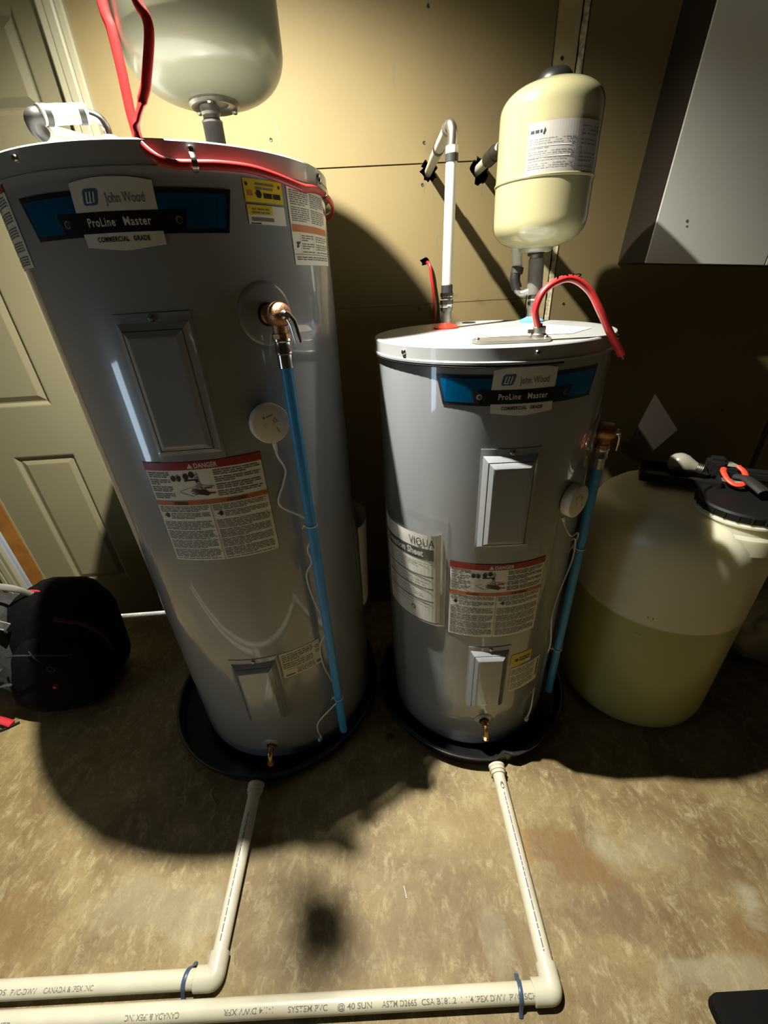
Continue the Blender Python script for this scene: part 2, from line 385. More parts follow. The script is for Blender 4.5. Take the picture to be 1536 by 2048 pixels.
# back wall: dark cavity, studs, drywall sheets with real joints and holes
wb = struct(thing('wall_back', 'x', 'x')); del wb['label']; del wb['category']
bm = bmesh.new(); wbox(bm, -.72, 2.2, -.13, -.10, 0, H); bobj('cavity', bm, M_void, wb, smooth=False)
bm = bmesh.new(); wbox(bm, -1.95, -1.60, -.13, -.0125, 0, H); wbox(bm, -1.60, -.72, -.13, -.0125, 2.06, H); bobj('header', bm, M_concrete_far, wb, smooth=False)
bm = bmesh.new(); wbox(bm, .5045, .568, -.10, -.004, 0, H, .001); bobj('stud', bm, M_stud, wb)
def ragged(x, z, rx, rz, n=22, seed=0, k=.25):
    b = bmesh.new(); r = random.Random(seed); P = [(x + rx * (1 + r.uniform(-k, k)) * math.cos(2 * PI * i / n), z + rz * (1 + r.uniform(-k, k)) * math.sin(2 * PI * i / n)) for i in range(n)]
    A = [b.verts.new(wp(px, .05, pz)) for px, pz in P]; B = [b.verts.new(wp(px, -.05, pz)) for px, pz in P]
    b.faces.new(A); b.faces.new(B[::-1])
    for i in range(n): b.faces.new([A[i], B[i], B[(i + 1) % n], A[(i + 1) % n]])
    return bobj('cutter', b, M_void, smooth=False)
cuts = [ragged(.182, 1.572, .023, .026, seed=1), ragged(.328, 1.572, .025, .03, seed=5, k=.35), ragged(.170, 1.353, .016, .012, seed=9, n=9, k=.45)]
SEAM = 1.589
def sheet(x0, x1, z0, z1, off=0.0, cut=True):
    bm = bmesh.new(); wbox(bm, x0, x1, off - .0125, off, z0, z1, .0008); o = bobj('drywall_sheet', bm, M_dry, wb, smooth=False)
    if cut: boolean_cut(o, cuts)
    return o
sheet(-.69, .503, SEAM + .0012, H); sheet(-.69, .501, 1.2362, SEAM - .0012); sheet(-.69, .501, 0, 1.2356, -.0003)
sheet(.583, 1.90, 0, H, .008, False)
for c_ in cuts: bpy.data.objects.remove(c_)
# torn paper edge of the right-hand sheet beside the stud
bm = bmesh.new(); r_ = random.Random(3); zz = 0; A = []
while zz < H: A.append((zz, r_.uniform(-.0015, .0015))); zz += .02
for (z0, a), (z1, b) in zip(A, A[1:]):
    v = [bm.verts.new(p) for p in (wp(.5835, .0085, z0), wp(.570 + a, -.001, z0), wp(.570 + b, -.001, z1), wp(.5835, .0085, z1))]; bm.faces.new(v)
bobj('torn_paper_edge', bm, mat('torn_gypsum', (.36, .31, .2), .9, 0, .5, 90, .6, 200), wb)
bm = bmesh.new(); wbox(bm, .5815, .5838, .0075, .0092, 0, H); bobj('sheet_edge_gap', bm, M_void, wb, smooth=False)
# drywall screws sunk in the paper
sm_ = None
for x, z in [(.179, 1.89), (.168, 1.634), (.163, 1.542), (.151, 1.224), (-.249, 1.655), (.53, 1.79)]:
    bm = bmesh.new(); lathe(bm, [(0, .0003), (.002, .0005), (.0038, .0012), (.0042, .0004), (.0044, -.001)], 12, wp(x, 0 if x < .5 else -.004, z), (0, -1, 0)); bobj('drywall_screw', bm, M_darksteel, wb)
for x, z in [(.625, 1.214), (.46, 1.222), (1.30, .82)]:
    bm = bmesh.new(); lathe(bm, [(0, .0003), (.002, .0005), (.0038, .0012), (.0042, .0004), (.0044, -.001)], 12, wp(x, .008 if x > .5 else 0, z), (0, -1, 0)); bobj('drywall_screw', bm, M_darksteel, wb)
# hairline scratches and pencil marks
sh = Sheet(lambda u, v, l: wp(u, .0006 + (.008 if u > .58 else 0), v), [M_ink])
r_ = random.Random(11)
for x, z, dx, dz in [(.19, 1.54, .004, -.03), (.172, 1.546, -.006, -.02), (.335, 1.54, .0, -.03), (.345, 1.545, .008, -.014), (.195, 1.60, .015, .01), (-.232, 1.70, .012, -.11), (.205, 1.42, .002, -.04), (.245, 1.60, .0, .03), (.245, 1.63, .012, .001), (.245, 1.615, .01, .001), (.74, 1.63, .07, .001), (.735, 1.632, -.004, -.015), (.06, 1.39, 0, -.03), (.09, 1.80, -.002, -.05)]:
    nx, nz = -dz, dx; L_ = math.hypot(nx, nz); nx, nz = nx / L_ * .0006, nz / L_ * .0006
    sh.poly([(x - nx, z - nz), (x + nx, z + nz), (x + dx + nx * .4, z + dz + nz * .4), (x + dx - nx * .4, z + dz - nz * .4)], mat('pencil', (.25, .18, .08), .7) if False else M_ink, 0)
sh.build('scratches', wb)['kind'] = 'stuff'

# door in the back wall
D0, D1, DOFF = -1.492, -.762, -.030; DG = .019
door = struct(thing('door_1', 'x', 'x')); del door['label']; del door['category']
cols = [(-1.366, -1.142), (-1.052, -.828)]; rows = [(.222, .806), (.985, 1.60), (1.735, 1.93)]
bm = bmesh.new()
xs = [D0, cols[0][0], cols[0][1], cols[1][0], cols[1][1], D1]; zs = [DG] + [v for r in rows for v in r] + [2.03]
def q(bm, a, b, c, d, mi=0): bm.faces.new([bm.verts.new(p) for p in (a, b, c, d)]).material_index = mi
for i in range(5):
    for j in range(7):
        if i in (1, 3) and j in (1, 3, 5): continue
        q(bm, wp(xs[i], DOFF, zs[j]), wp(xs[i + 1], DOFF, zs[j]), wp(xs[i + 1], DOFF, zs[j + 1]), wp(xs[i], DOFF, zs[j + 1]))
for a, b in (((D0, D1), None),):
    pass
wbox(bm, D0, D1, DOFF - .035, DOFF - .012, DG, 2.03)
for (x0, z0, x1, z1) in ((D0, DG, D0, 2.03), (D1, DG, D1, 2.03), (D0, DG, D1, DG)):
    q(bm, wp(x0, DOFF, z0), wp(x1, DOFF, z1), wp(x1, DOFF - .02, z1), wp(x0, DOFF - .02, z0))
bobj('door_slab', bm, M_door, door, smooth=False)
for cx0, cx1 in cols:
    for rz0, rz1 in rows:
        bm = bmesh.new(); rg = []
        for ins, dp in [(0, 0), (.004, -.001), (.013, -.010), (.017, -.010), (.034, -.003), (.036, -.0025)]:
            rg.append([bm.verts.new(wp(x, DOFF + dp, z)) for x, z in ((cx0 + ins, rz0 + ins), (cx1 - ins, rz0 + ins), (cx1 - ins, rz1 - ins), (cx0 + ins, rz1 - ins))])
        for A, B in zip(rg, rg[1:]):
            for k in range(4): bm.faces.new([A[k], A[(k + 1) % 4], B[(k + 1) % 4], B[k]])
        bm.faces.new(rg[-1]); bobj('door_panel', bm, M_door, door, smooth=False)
bm = bmesh.new(); wbox(bm, D0 - .003, D0 + .001, DOFF - .03, DOFF + .0015, DG, 2.03); bobj('door_edge', bm, M_trim, door, smooth=False)
bm = bmesh.new(); wbox(bm, D1 + .003, D1 + .022, -.12, -.004, 0, 2.05); bobj('jamb', bm, M_trim, door, smooth=False)
bm = bmesh.new(); wbox(bm, D0 - .066, D0 - .004, -.12, -.026, 0, 2.05); bobj('bare_jamb', bm, M_wood, door, smooth=False)
def casing(name, x0, sgn, wd=.066):
    prof = [(0, 0), (0, .009), (.004, .012), (.018, .012), (.022, .015), (.040, .017), (.044, .014), (.047, .014), (.05, .018), (.062, .018), (.066, .014), (.066, 0)]
    bm = bmesh.new(); A = [bm.verts.new(wp(x0 + sgn * p, d, 0)) for p, d in prof]; B = [bm.verts.new(wp(x0 + sgn * p, d, 2.06)) for p, d in prof]
    for i in range(len(prof) - 1): bm.faces.new([A[i], A[i + 1], B[i + 1], B[i]])
    bm.faces.new(A)
    return struct(bobj(name, bm, M_trim, ang=20))
casing('trim_1', -.752, 1); casing('trim_2', -1.562, -1)
bm = bmesh.new(); wbox(bm, -1.95, -1.628, 0, .012, 0, .09, .002); struct(bobj('baseboard_back', bm, M_trim))
bm = bmesh.new(); wbox(bm, -1.95, -1.60, -.0125, 0, 0, H); bobj('drywall_sheet', bm, M_dry, wb, smooth=False)

# wall cabinet (hung a little crooked)
cb = thing('wall_cabinet', 'white two-door wall cabinet with dark side hung high on the right', 'cabinet', (.785, 1.345, 1.317))
cb.rotation_euler = (0, math.radians(3.6), math.radians(1.7))
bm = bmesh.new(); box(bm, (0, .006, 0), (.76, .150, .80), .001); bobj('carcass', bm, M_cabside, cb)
for x0, x1 in ((.0, .358), (.362, .76)):
    bm = bmesh.new(); box(bm, (x0, 0, -.002), (x1, .005, .80), .001); d_ = bobj('cabinet_door', bm, M_cab, cb)
bm = bmesh.new()
for k in range(2): cyl(bm, (.085 + .004 * k, -.001, .098 - .012 * k), (.085 + .004 * k, .001, .098 - .012 * k), .0035 - .001 * k, 10)
bobj('handle_hole', bm, M_ink, cb)
hk = thing('strap_hook', 'black strap with a steel buckle hooked over the cabinet left edge', 'hook', (.80, 1.335, 1.84))
bm = bmesh.new(); sweep(bm, catmull([(.036, -.004, .10), (.036, -.006, .05), (.030, -.007, .02), (.014, -.006, -.002), (.004, -.004, -.014)], 6), .006, .0025, 8, (0, -1, 0)); bobj('strap', bm, M_blackp, hk)
bm = bmesh.new(); sweep(bm, catmull([(.018, -.006, .06), (.020, -.010, .035), (.014, -.008, .012)], 6), .004, .002, 8, (0, -1, 0)); bobj('buckle', bm, M_galv, hk)

# ------------------------------------------------------------------ water heaters
def rivet(bm, p, ax, r=.005): lathe(bm, [(r * 1.05, 0), (r, .0015), (r * .7, .0035), (0, .0045)], 14, p, ax)
def radial(phi): return Vector((math.sin(phi), -math.cos(phi), 0))
def on(R, phi, z): return Vector((R * math.sin(phi), -R * math.cos(phi), z))
def badge(t, R, uc, vc):
    f = cylfn(R, 0); s = Sheet(f, [M_badgeblk])
    s.trap((uc - .168, uc + .166), (uc - .1535, uc + .152), vc + .0395, vc - .017, M_badgeblk, 1)
    s.trap((uc - .160, uc - .02), (uc - .149, uc - .02), vc + .033, vc - .011, M_badgeblue, 2); s.trap((uc + .02, uc + .158), (uc + .02, uc + .1475), vc + .033, vc - .011, M_badgeblue, 2)
    arch = lambda t_: vc + .0475 + .0055 * (1 - (2 * t_ - 1) ** 2)
    s.trap((uc - .060, uc + .057), (uc - .0635, uc + .0555), arch, vc + .008, M_badgewht, 3)
    s.trap((uc - .098, uc + .095), (uc - .0925, uc + .0885), vc + .0125, vc - .0135, M_badgeblk, 4)
    s.trap((uc - .0625, uc + .0555), (uc - .0615, uc + .0555), vc - .013, lambda t_: vc - .0305 - .0065 * (1 - abs(2 * t_ - 1)), M_badgewht, 3)
    # logo: slanted rounded badge with three pale strokes
    lx, ly = uc - .046, vc + .0205
    s.poly([(lx + .0065, ly + .0195), (lx + .003, ly + .017), (lx, ly + .003), (lx + .0015, ly), (lx + .0185, ly), (lx + .0215, ly + .0025), (lx + .0255, ly + .0165), (lx + .0235, ly + .0195)], M_logo, 4)
    for k in range(3):
        a = lx + .0045 + .0052 * k; s.poly([(a, ly + .0035), (a + .0022, ly + .0035), (a + .0055, ly + .016), (a + .0033, ly + .016)], M_badgewht, 5)
    s.poly([(lx + .0045, ly + .0025), (lx + .013, ly + .0025), (lx + .0135, ly + .0043), (lx + .005, ly + .0043)], M_badgewht, 5)
    s.text('John Wood', uc - .0135, vc + .0225, .055, M_logotxt, 4, 0.004, 1.0, .0125)
    s.text('ProLine', uc - .049, vc - .005, .0405, M_whiteink, 5, .02, 1.12, .0105); s.text('Master', uc + .004, vc - .005, .0385, M_whiteink, 5, .02, 1.12, .0105)
    s.disc(uc - .0065, vc + .001, .0006, M_whiteink, 5, 6)
    s.text('COMMERCIAL', uc - .0425, vc - .0245, .047, M_black, 4, .03, 1.15, .0062); s.text('GRADE', uc + .011, vc - .0245, .0235, M_black, 4, .03, 1.15, .0062)
    for x in (uc - .0835, uc + .0815): s.disc(x, vc + .000, .0052, M_ink, 5); s.disc(x + .0008, vc - .0005, .0036, M_black, 6)
    s.build('badge', t)
def danger(t, R, uc, v0, v1, seed):
    rnd = random.Random(seed); f = cylfn(R, 0); s = Sheet(f, [M_paper]); hw = .1155
    L_, R_ = uc - hw, uc + hw
    s.quad(L_ - .0012, v0 - .0012, R_ + .0012, v1 + .0012, M_black, 0)
    s.quad(L_, v0, R_, v1, M_paper, 1); s.quad(L_, v1 - .0165, R_, v1, M_redink, 2)
    s.text('DANGER', uc - .012, v1 - .0135, .044, M_whiteink, 3, .03, 1.05, .0098); s.poly([(uc - .026, v1 - .0138), (uc - .0145, v1 - .0138), (uc - .020, v1 - .0035)], M_whiteink, 3)
    vo = v1 - .0835; s.quad(L_, vo - .0105, R_, vo, M_orange, 2)
    for a, b in ((uc - .075, uc - .045), (uc + .033, uc + .075)):
        s.text('WARNING' if a < uc else 'AVERTISSEMENT', a, vo - .009, b - a, M_black, 3, .02, 1, .0068)
    s.quad(uc - .0005 - .002, v0, uc - .002 + .0005, vo - .0105, M_redink, 3)
    # pictogram of taps, stream and scalded hand
    px, py = uc - .032, v1 - .034
    for dx, dy, r in ((-.028, 0, .0052), (-.0165, .0005, .0045), (-.002, .0035, .0055), (.010, .007, .0055)):
        s.disc(px + dx, py + dy, r, M_black, 3, 12, r * 1.25)
    for dx in (-.0225, .0155):
        for a in (-.004, 0, .004): s.poly([(px + dx, py + a), (px + dx + .007, py + a * 2), (px + dx + .007, py + a * 2 + .0014), (px + dx, py + a + .0014)], M_black, 3)
    s.poly([(px - .008, py - .004), (px + .020, py - .002), (px + .022, py - .008), (px + .016, py - .011), (px + .014, py - .0055), (px - .006, py - .007)], M_black, 3)
    s.poly([(px + .016, py - .012), (px + .022, py - .012), (px + .026, py - .024), (px + .010, py - .024)], mat('pink_steam', (.42, .3, .27), .6), 3)
    hx, hy = px + .022, py - .031
    s.poly([(hx - .006, hy + .004), (hx + .006, hy + .0045), (hx + .016, hy - .0055), (hx + .010, hy - .0095), (hx - .006, hy - .0055)], mat('scald_ink', (.05, .015, .012), .5), 4)
    for k, (ex, ey) in enumerate([(-.018, .007), (-.021, .003), (-.020, -.002), (-.016, -.006), (-.001, .0105)]):
        sx, sy = (-.005, .0035 - .0022 * k) if k < 4 else (.004, .004)
        s.poly([(hx + sx, hy + sy + .0011), (hx + ex, hy + ey + .0008), (hx + ex, hy + ey - .0008), (hx + sx, hy + sy - .0012)], M_black, 4)
    for a, b, c_, d_ in ((px - .022, py - .028, px + .022, py - .016), (px + .022, py - .016, px + .048, py - .021), (px + .020, py + .012, px + .022, py - .015), (px - .022, py - .030, px + .004, py - .041)):
        nx, ny = -(d_ - b), (c_ - a); q_ = math.hypot(nx, ny); nx, ny = nx / q_ * .0005, ny / q_ * .0005
        s.poly([(a - nx, b - ny), (c_ - nx, d_ - ny), (c_ + nx, d_ + ny), (a + nx, b + ny)], M_ink, 3)
    s.quad(px + .028, py - .025, px + .044, py - .022, M_redink, 4); s.quad(px + .034, py - .037, px + .048, py - .034, M_redink, 4)
    s.lines(L_ + .004, vo + .002, uc - .066, v1 - .0185, .0044, M_ink, 2, rnd, .6, 3)
    s.lines(uc + .020, vo + .002, R_ - .004, v1 - .0185, .0044, M_ink, 2, rnd, .6, 3)
    for a, b in ((L_ + .004, uc - .006), (uc + .002, R_ - .004)):
        s.lines(a, vo - .028, b, vo - .012, .0036, M_ink, 2, rnd, .5, 4)
        s.disc(a + .013, vo - .034, .0042, M_black, 3, 10, .006); s.quad(a + .005, vo - .036, a + .009, vo - .034, M_black, 3)
        s.lines(a + .020, vo - .046, b, vo - .028, .0036, M_ink, 2, rnd, .5, 4)
        s.lines(a, v0 + .004, b, vo - .048, .0036, M_ink, 2, rnd, .5, 6)
    s.build('danger_label', t)
def access_panel(t, R, phi, z0, z1, wd, ins=.005, zi=.014):
    """pressed cover: flange on the jacket, two steps, flat field"""
    g = thing_part('access_panel', t)
    bm = bmesh.new(); rg = []
    cz = (z0 + z1) / 2; hw, hh = wd / 2, (z1 - z0) / 2
    prof = [(0, .0004, 1), (0, .0016, 1), (ins, .002, .8), (ins + .0095, .0105, 0), (ins + .0105, .0112, 0), (ins + .0108, .0090, 0), (ins + .0122, .0090, 0), (ins + .0125, .0118, 0), (ins + .0205, .0190, 0), (ins + .022, .0195, 0), (ins + .026, .0195, 0)]
    N = 8
    for i_, d, cv in prof:
        ring = []; x, y = hw - i_, hh - (i_ if i_ < ins else i_ + zi - ins)
        if i_ == 0: y = hh
        loop = [(-x + 2 * x * k / N, -y) for k in range(N)] + [(x, -y + 2 * y * k / N) for k in range(N)] + [(x - 2 * x * k / N, y) for k in range(N)] + [(-x, y - 2 * y * k / N) for k in range(N)]
        for u, v in loop:
            a = u / R; r_cyl = R + d; r_flat = (R + d - .002) / math.cos(a); r = r_cyl * cv + r_flat * (1 - cv)
            ring.append(bm.verts.new(on(r, phi + a, cz + v)))
        rg.append(ring)
    for A, B in zip(rg, rg[1:]):
        for k in range(4 * N): bm.faces.new([A[k], A[(k + 1) % (4 * N)], B[(k + 1) % (4 * N)], B[k]])
    bm.faces.new(rg[-1])
    g2 = bobj('access_panel', bm, M_jacket, t, ang=25)
    bm = bmesh.new(); rivet(bm, on(R + .002, phi + .004, z1 - .008), radial(phi), .0055); bobj('screw', bm, M_steel, g2)
def thing_part(n, t): return t
def relief_valve(t, R, phi, z, lever_dir=1, st=.040):
    """escutcheon, threaded neck, cast body, test lever and downward outlet"""
    a = radial(phi); n_ = a
    bm = bmesh.new()
    for k in range(1): pass
    # escutcheon disc pressed to the jacket
    s = []; rr = .053; NN = 40
    cen = bm.verts.new(on(R + .0045, phi, z))
    for r_, d in ((.018, .0045), (.045, .004), (rr - .003, .0032), (rr, .0005)):
        s.append([bm.verts.new(on(R + d, phi + r_ * math.cos(2 * PI * k / NN) / R, z + r_ * math.sin(2 * PI * k / NN))) for k in range(NN)])
    for k in range(NN): bm.faces.new([cen, s[0][k], s[0][(k + 1) % NN]])
    for A, B in zip(s, s[1:]):
        for k in range(NN): bm.faces.new([A[k], A[(k + 1) % NN], B[(k + 1) % NN], B[k]])
    bobj('valve_escutcheon', bm, M_jacket, t)
    bm = bmesh.new(); lathe(bm, [(.0195, 0), (.0195, .002), (0, .002)], 28, on(R + .0046, phi, z), a); bobj('valve_opening', bm, M_void, t)
    P = on(R, phi, z) + a * (st - .040)
    bm = bmesh.new(); cyl(bm, P, P + a * .022, .0145, 28)
    for k in range(4): lathe(bm, [(.0145, 0), (.0158, .0012), (.0145, .0024)], 28, P + a * (.006 + .0036 * k), a)
    lathe(bm, [(0, 0), (.016, 0), (.0195, .004), (.0205, .014), (.0205, .026), (.018, .034), (.012, .040), (0, .042)], 32, P + a * .022, a)
    B0 = P + a * .040
    cyl(bm, B0 + Vector((0, 0, -.008)), B0 + Vector((0, 0, -.036)), .0135, 28)
    nut(bm, B0 + Vector((0, 0, -.030)), B0 + Vector((0, 0, -.038)), .0165, n=8)
    v = bobj('relief_valve', bm, M_bronze, t, ang=40)
    bm = bmesh.new(); side = Vector((a.y, -a.x, 0)) * -1 * lever_dir
    tip = P + a * .060
    lathe(bm, [(0, 0), (.008, 0), (.008, .006), (.005, .010), (0, .010)], 16, tip, a)
    sweep(bm, [tip + a * .006 + side * .004 + Vector((0, 0, .004)), tip + a * .012 + side * .012 + Vector((0, 0, -.010)), tip + a * .012 + side * .020 + Vector((0, 0, -.045))], .0034, .0011, 8, a)
    sweep(bm, [tip + a * .004 - side * .002 + Vector((0, 0, .002)), tip + a * .010 + side * .004 + Vector((0, 0, -.016)), tip + a * .010 + side * .010 + Vector((0, 0, -.046))], .0012, .0012, 6)
    bobj('test_lever', bm, M_chrome, v)
    return B0 + Vector((0, 0, -.038))
def drain(t, R, phi, z, rr=.030):
    a = radial(phi); bm = bmesh.new(); P = on(R, phi, z)
    NN = 32; s = []
    for r_, d in ((.0135, .001), (.0145, .004), (rr - .004, .003), (rr, .0004)):
        s.append([bm.verts.new(on(R + d, phi + r_ * math.cos(2 * PI * k / NN) / R, z + r_ * math.sin(2 * PI * k / NN))) for k in range(NN)])
    for A, B in zip(s, s[1:]):
        for k in range(NN): bm.faces.new([A[k], A[(k + 1) % NN], B[(k + 1) % NN], B[k]])
    bobj('drain_escutcheon', bm, M_jacket, t)
    bm = bmesh.new(); lathe(bm, [(.0135, 0), (0, .0)], 24, on(R + .0016, phi, z), a); bobj('drain_opening', bm, M_void, t)
    bm = bmesh.new(); cyl(bm, P - a * .01, P + a * .028, .008, 18); nut(bm, P + a * .006, P + a * .014, .0115)
    e = P + a * .028
    sweep(bm, catmull([P + a * .018, P + a * .026 + Vector((0, 0, -.002)), P + a * .032 + Vector((0, 0, -.012)), P + a * .036 + Vector((0, 0, -.024))], 5), .008, None, 16)
    d = Vector((a.x * .3, a.y * .3, -1)).normalized(); E0 = P + a * .035 + Vector((0, 0, -.022))
    for k in range(4): lathe(bm, [(.0085, 0), (.0102, .001), (.0085, .002)], 20, E0 + d * (.001 + .0026 * k), d)
    lathe(bm, [(.0085, 0), (.0085, .013), (.006, .013), (.005, .004), (0, .003)], 20, E0, d)
    bobj('drain_valve', bm, M_brass, t)

def heater(label, cx, cy, R, h, zb, lidh, over=.007):
    t = thing('water_heater', label, 'water heater', (cx, cy, 0))
    n = 128
    bm = bmesh.new(); lathe(bm, [(0, zb), (R - .012, zb), (R - .003, zb + .006), (R, zb + .02), (R, zb + .2), (R, h * .5), (R, h - lidh + .004)], n); bobj('jacket', bm, M_jacket, t)
    bm = bmesh.new(); ro = R + over
    lathe(bm, [(R + .0005, h - lidh + .004), (ro + .0022, h - lidh), (ro + .0024, h - lidh + .004), (ro + .0003, h - lidh + .0062), (ro, h - .012), (ro, h - .003), (ro - .0015, h - .0008), (ro - .005, h), (ro - .014, h - .0015), (0, h - .0015)], n); bobj('lid', bm, M_lid, t, ang=30)
    return t

HL = heater('tall grey electric water heater on the left, lid above the red cable', -.3834, 1.0493, .2964, 1.494, .022, .036)
RL = .2964
badge(HL, RL, .0175, 1.4)
danger(HL, RL, .029, .783, 1.0165, 1)
access_panel(HL, RL, math.radians(3.6), 1.018, 1.277, .126); access_panel(HL, RL, math.radians(3.6), .205, .464, .126)
for ph in (-21.5, 26.5, 76.4, 125, -70, -120): 
    bm = bmesh.new(); rivet(bm, on(RL + .007, math.radians(ph), 1.481 if ph < 0 else 1.481), radial(math.radians(ph)), .005); bobj('lid_screw', bm, M_chrome, HL)
s = Sheet(cylfn(RL), [M_paper2]); rnd = random.Random(5)      # yellow and white stickers
s.quad(.206, 1.426, .280, 1.456, M_yellow, 1); s.quad(.206, 1.396, .280, 1.4225, M_paper2, 1); s.quad(.206, 1.409, .253, 1.4225, M_yellow, 2)
for a, v in ((.211, 1.449), (.273, 1.449)): s.disc(a, v, .0025, M_black, 2, 10)
s.disc(.231, 1.437, .006, M_black, 2, 6); s.lines(.240, 1.431, .275, 1.442, .010, M_black, 2, rnd, .7); s.lines(.226, 1.442, .264, 1.454, .0055, M_ink, 2, rnd, .55); s.quad(.210, 1.434, .220, 1.441, M_orange, 2)
s.lines(.214, 1.410, .248, 1.420, .0045, M_ink, 3, rnd, .5); s.quad(.212, 1.4005, .254, 1.4055, M_ink, 2); s.lines(.209, 1.396, .228, 1.3995, .003, M_black, 2, rnd, .5)
s.build('yellow_sticker', HL)
s = Sheet(cylfn(RL), [M_paper2])                               # warning sheet at the right
s.quad(.291, 1.338, .43, 1.459, M_paper2, 1); s.quad(.293, 1.3895, .43, 1.4005, M_orange, 2)
s.lines(.296, 1.404, .352, 1.452, .0032, M_ink, 2, rnd, .5, 7); s.lines(.357, 1.404, .425, 1.452, .0032, M_ink, 2, rnd, .5, 7)
for u in (.354, .312, .362): s.quad(u, 1.356, u + .0006, 1.389, M_ink, 2)
s.lines(.316, 1.358, .358, 1.387, .0036, M_ink, 2, rnd, .5, 3); s.lines(.366, 1.358, .425, 1.387, .0036, M_ink, 2, rnd, .5, 3)
for k in range(4): s.poly([(.303, 1.369), (.299 + .004 * (k % 2), 1.365 + .009 * (k // 2)), (.306 + .002 * k, 1.366 + .003 * k)], M_black, 3)
s.quad(.292, 1.3545, .43, 1.3555, M_ink, 2); s.lines(.297, 1.344, .425, 1.353, .0035, M_ink, 2, rnd, .6)
s.build('warning_sheet', HL)
s = Sheet(cylfn(RL), [M_paper2])                               # sheet wrapping round the left side
s.quad(-.31, 1.352, -.186, 1.462, M_paper2, 1); s.quad(-.31, 1.452, -.186, 1.462, M_redink, 2); s.lines(-.305, 1.354, -.191, 1.450, .0036, M_ink, 2, rnd, .6, 5); s.build('wrapped_sheet', HL)
def rating(t, R, u0, v0, u1, v1, rnd):
    s = Sheet(cylfn(R), [M_paper2]); s.quad(u0, v0, u1, v1, M_paper2, 1)
    hgt = v1 - v0
    for a in (.3, .62, .8): s.quad(u0 + .003, v0 + hgt * a, u1 - .018, v0 + hgt * a + .0006, M_ink, 2)
    for k in range(1, 5): u = u0 + .003 + (u1 - u0 - .02) * k / 5; s.quad(u, v0 + hgt * .3, u + .0005, v0 + hgt * .8, M_ink, 2)
    s.lines(u0 + .004, v0 + hgt * .32, u1 - .022, v1 - .003, .0072, M_ink, 2, rnd, .5, 4); s.quad(u0 + .006, v0 + .004, u0 + .032, v0 + .010, M_ink, 2)
    s.lines(u0 + .038, v0 + .003, u1 - .02, v0 + hgt * .28, .005, M_ink, 2, rnd, .5)
    for k in range(2): s.disc(u1 - .010, v1 - .022 - .017 * k, .0058, M_ink, 2); s.disc(u1 - .010, v1 - .022 - .017 * k, .0035, M_paper2, 3)
    s.quad(u1 - .017, v0 + .008, u1 - .004, v0 + .018, M_ink, 2)
    s.build('rating_plate', t)
rating(HL, RL, .087, .371, .199, .462, rnd)
outL = relief_valve(HL, RL, math.radians(40.5), 1.262)
drain(HL, RL, math.radians(.5), .092)
pl = mat('embossed_black', (.01, .01, .01), .5)

HS = heater('shorter grey electric water heater on the right with lit white lid top', .2646, 1.0183, .2607, 1.1947, .022, .031, .003)
RS = .2607
badge(HS, RS, .008, 1.1065)
danger(HS, RS, -.0025, .492, .7225, 2)
access_panel(HS, RS, math.radians(-1.2), .758, 1.004, .120); access_panel(HS, RS, math.radians(-1.2), .205, .455, .112)
for ph in (-52, 4.5, 62, 115, -115):
    bm = bmesh.new(); rivet(bm, on(RS + .003, math.radians(ph), 1.181), radial(math.radians(ph)), .0055); bobj('lid_screw', bm, M_chrome, HS)
s = Sheet(cylfn(RS), [M_paper2]); s.quad(.056, .368, .122, .412, M_yellow, 1); s.disc(.074, .388, .006, M_black, 2, 6); s.lines(.082, .38, .117, .40, .009, M_black, 2, rnd, .6); s.quad(.105, .369, .121, .378, M_paper2, 2); s.build('yellow_sticker', HS)
s = Sheet(cylfn(RS), [M_paper2]); s.quad(.060, .262, .166, .360, M_paper2, 1)
for a in (.29, .32, .345): s.quad(.063, a, .150, a + .0006, M_ink, 2)
s.lines(.064, .27, .146, .356, .0066, M_ink, 2, rnd, .45, 4)
s.quad(.154, .28, .162, .35, M_ink, 2); s.build('rating_plate', HS)
outS = relief_valve(HS, RS, math.radians(61), .985, 1, .020)
drain(HS, RS, math.radians(-.5), .150, .028)
# the short heater's top: ports, collars, seam, access plate, sticker sheet
TS = 1.1947
for nm, x, y, m in (('hot_port_collar', .184 - .2646, 1.133 - 1.0183, M_redc), ('cold_port_collar', .416 - .2646, 1.177 - 1.0183, M_bluec)):
    bm = bmesh.new(); lathe(bm, [(.031, -.002), (.031, .002), (.026, .005), (.016, .009), (.012, .012), (0, .012)], 32, (x, y, TS)); bobj(nm, bm, m, HS)
bm = bmesh.new(); lathe(bm, [(.020, 0), (0, 0)], 24, (0, .225, TS + .0006)); bobj('spare_port_hole', bm, M_void, HS)
bm = bmesh.new()
P_ = []; 
for sx, cx_ in ((1, .052), (-1, -.052)):
    for k in range(9): a = -PI / 2 + PI * k / 8; P_.append((cx_ + sx * .020 * math.cos(a), (.030 if abs(a) < PI / 2 else .030) * math.sin(a) * sx))
pc = Matrix.Rotation(math.radians(-8), 3, 'Z')
A = [bm.verts.new(pc @ Vector((x, y, 0)) + Vector((.256 - .2646, .822 - 1.0183, TS - .0005))) for x, y in P_]; B = [bm.verts.new(pc @ Vector((x, y, 0)) + Vector((.256 - .2646, .822 - 1.0183, TS + .004))) for x, y in P_]
bm.faces.new(B); 
for k in range(len(A)): bm.faces.new([A[k], A[(k + 1) % len(A)], B[(k + 1) % len(A)], B[k]])
jp = bobj('junction_plate', bm, mat('galvanised_plate', (.42, .41, .36), .34, .85, .15, 30), HS, ang=30)
for px, py in ((.195, .832), (.318, .812)):
    bm = bmesh.new(); rivet(bm, (px - .2646, py - 1.0183, TS + .004), (0, 0, 1), .0045); bobj('plate_screw', bm, M_steel, jp)
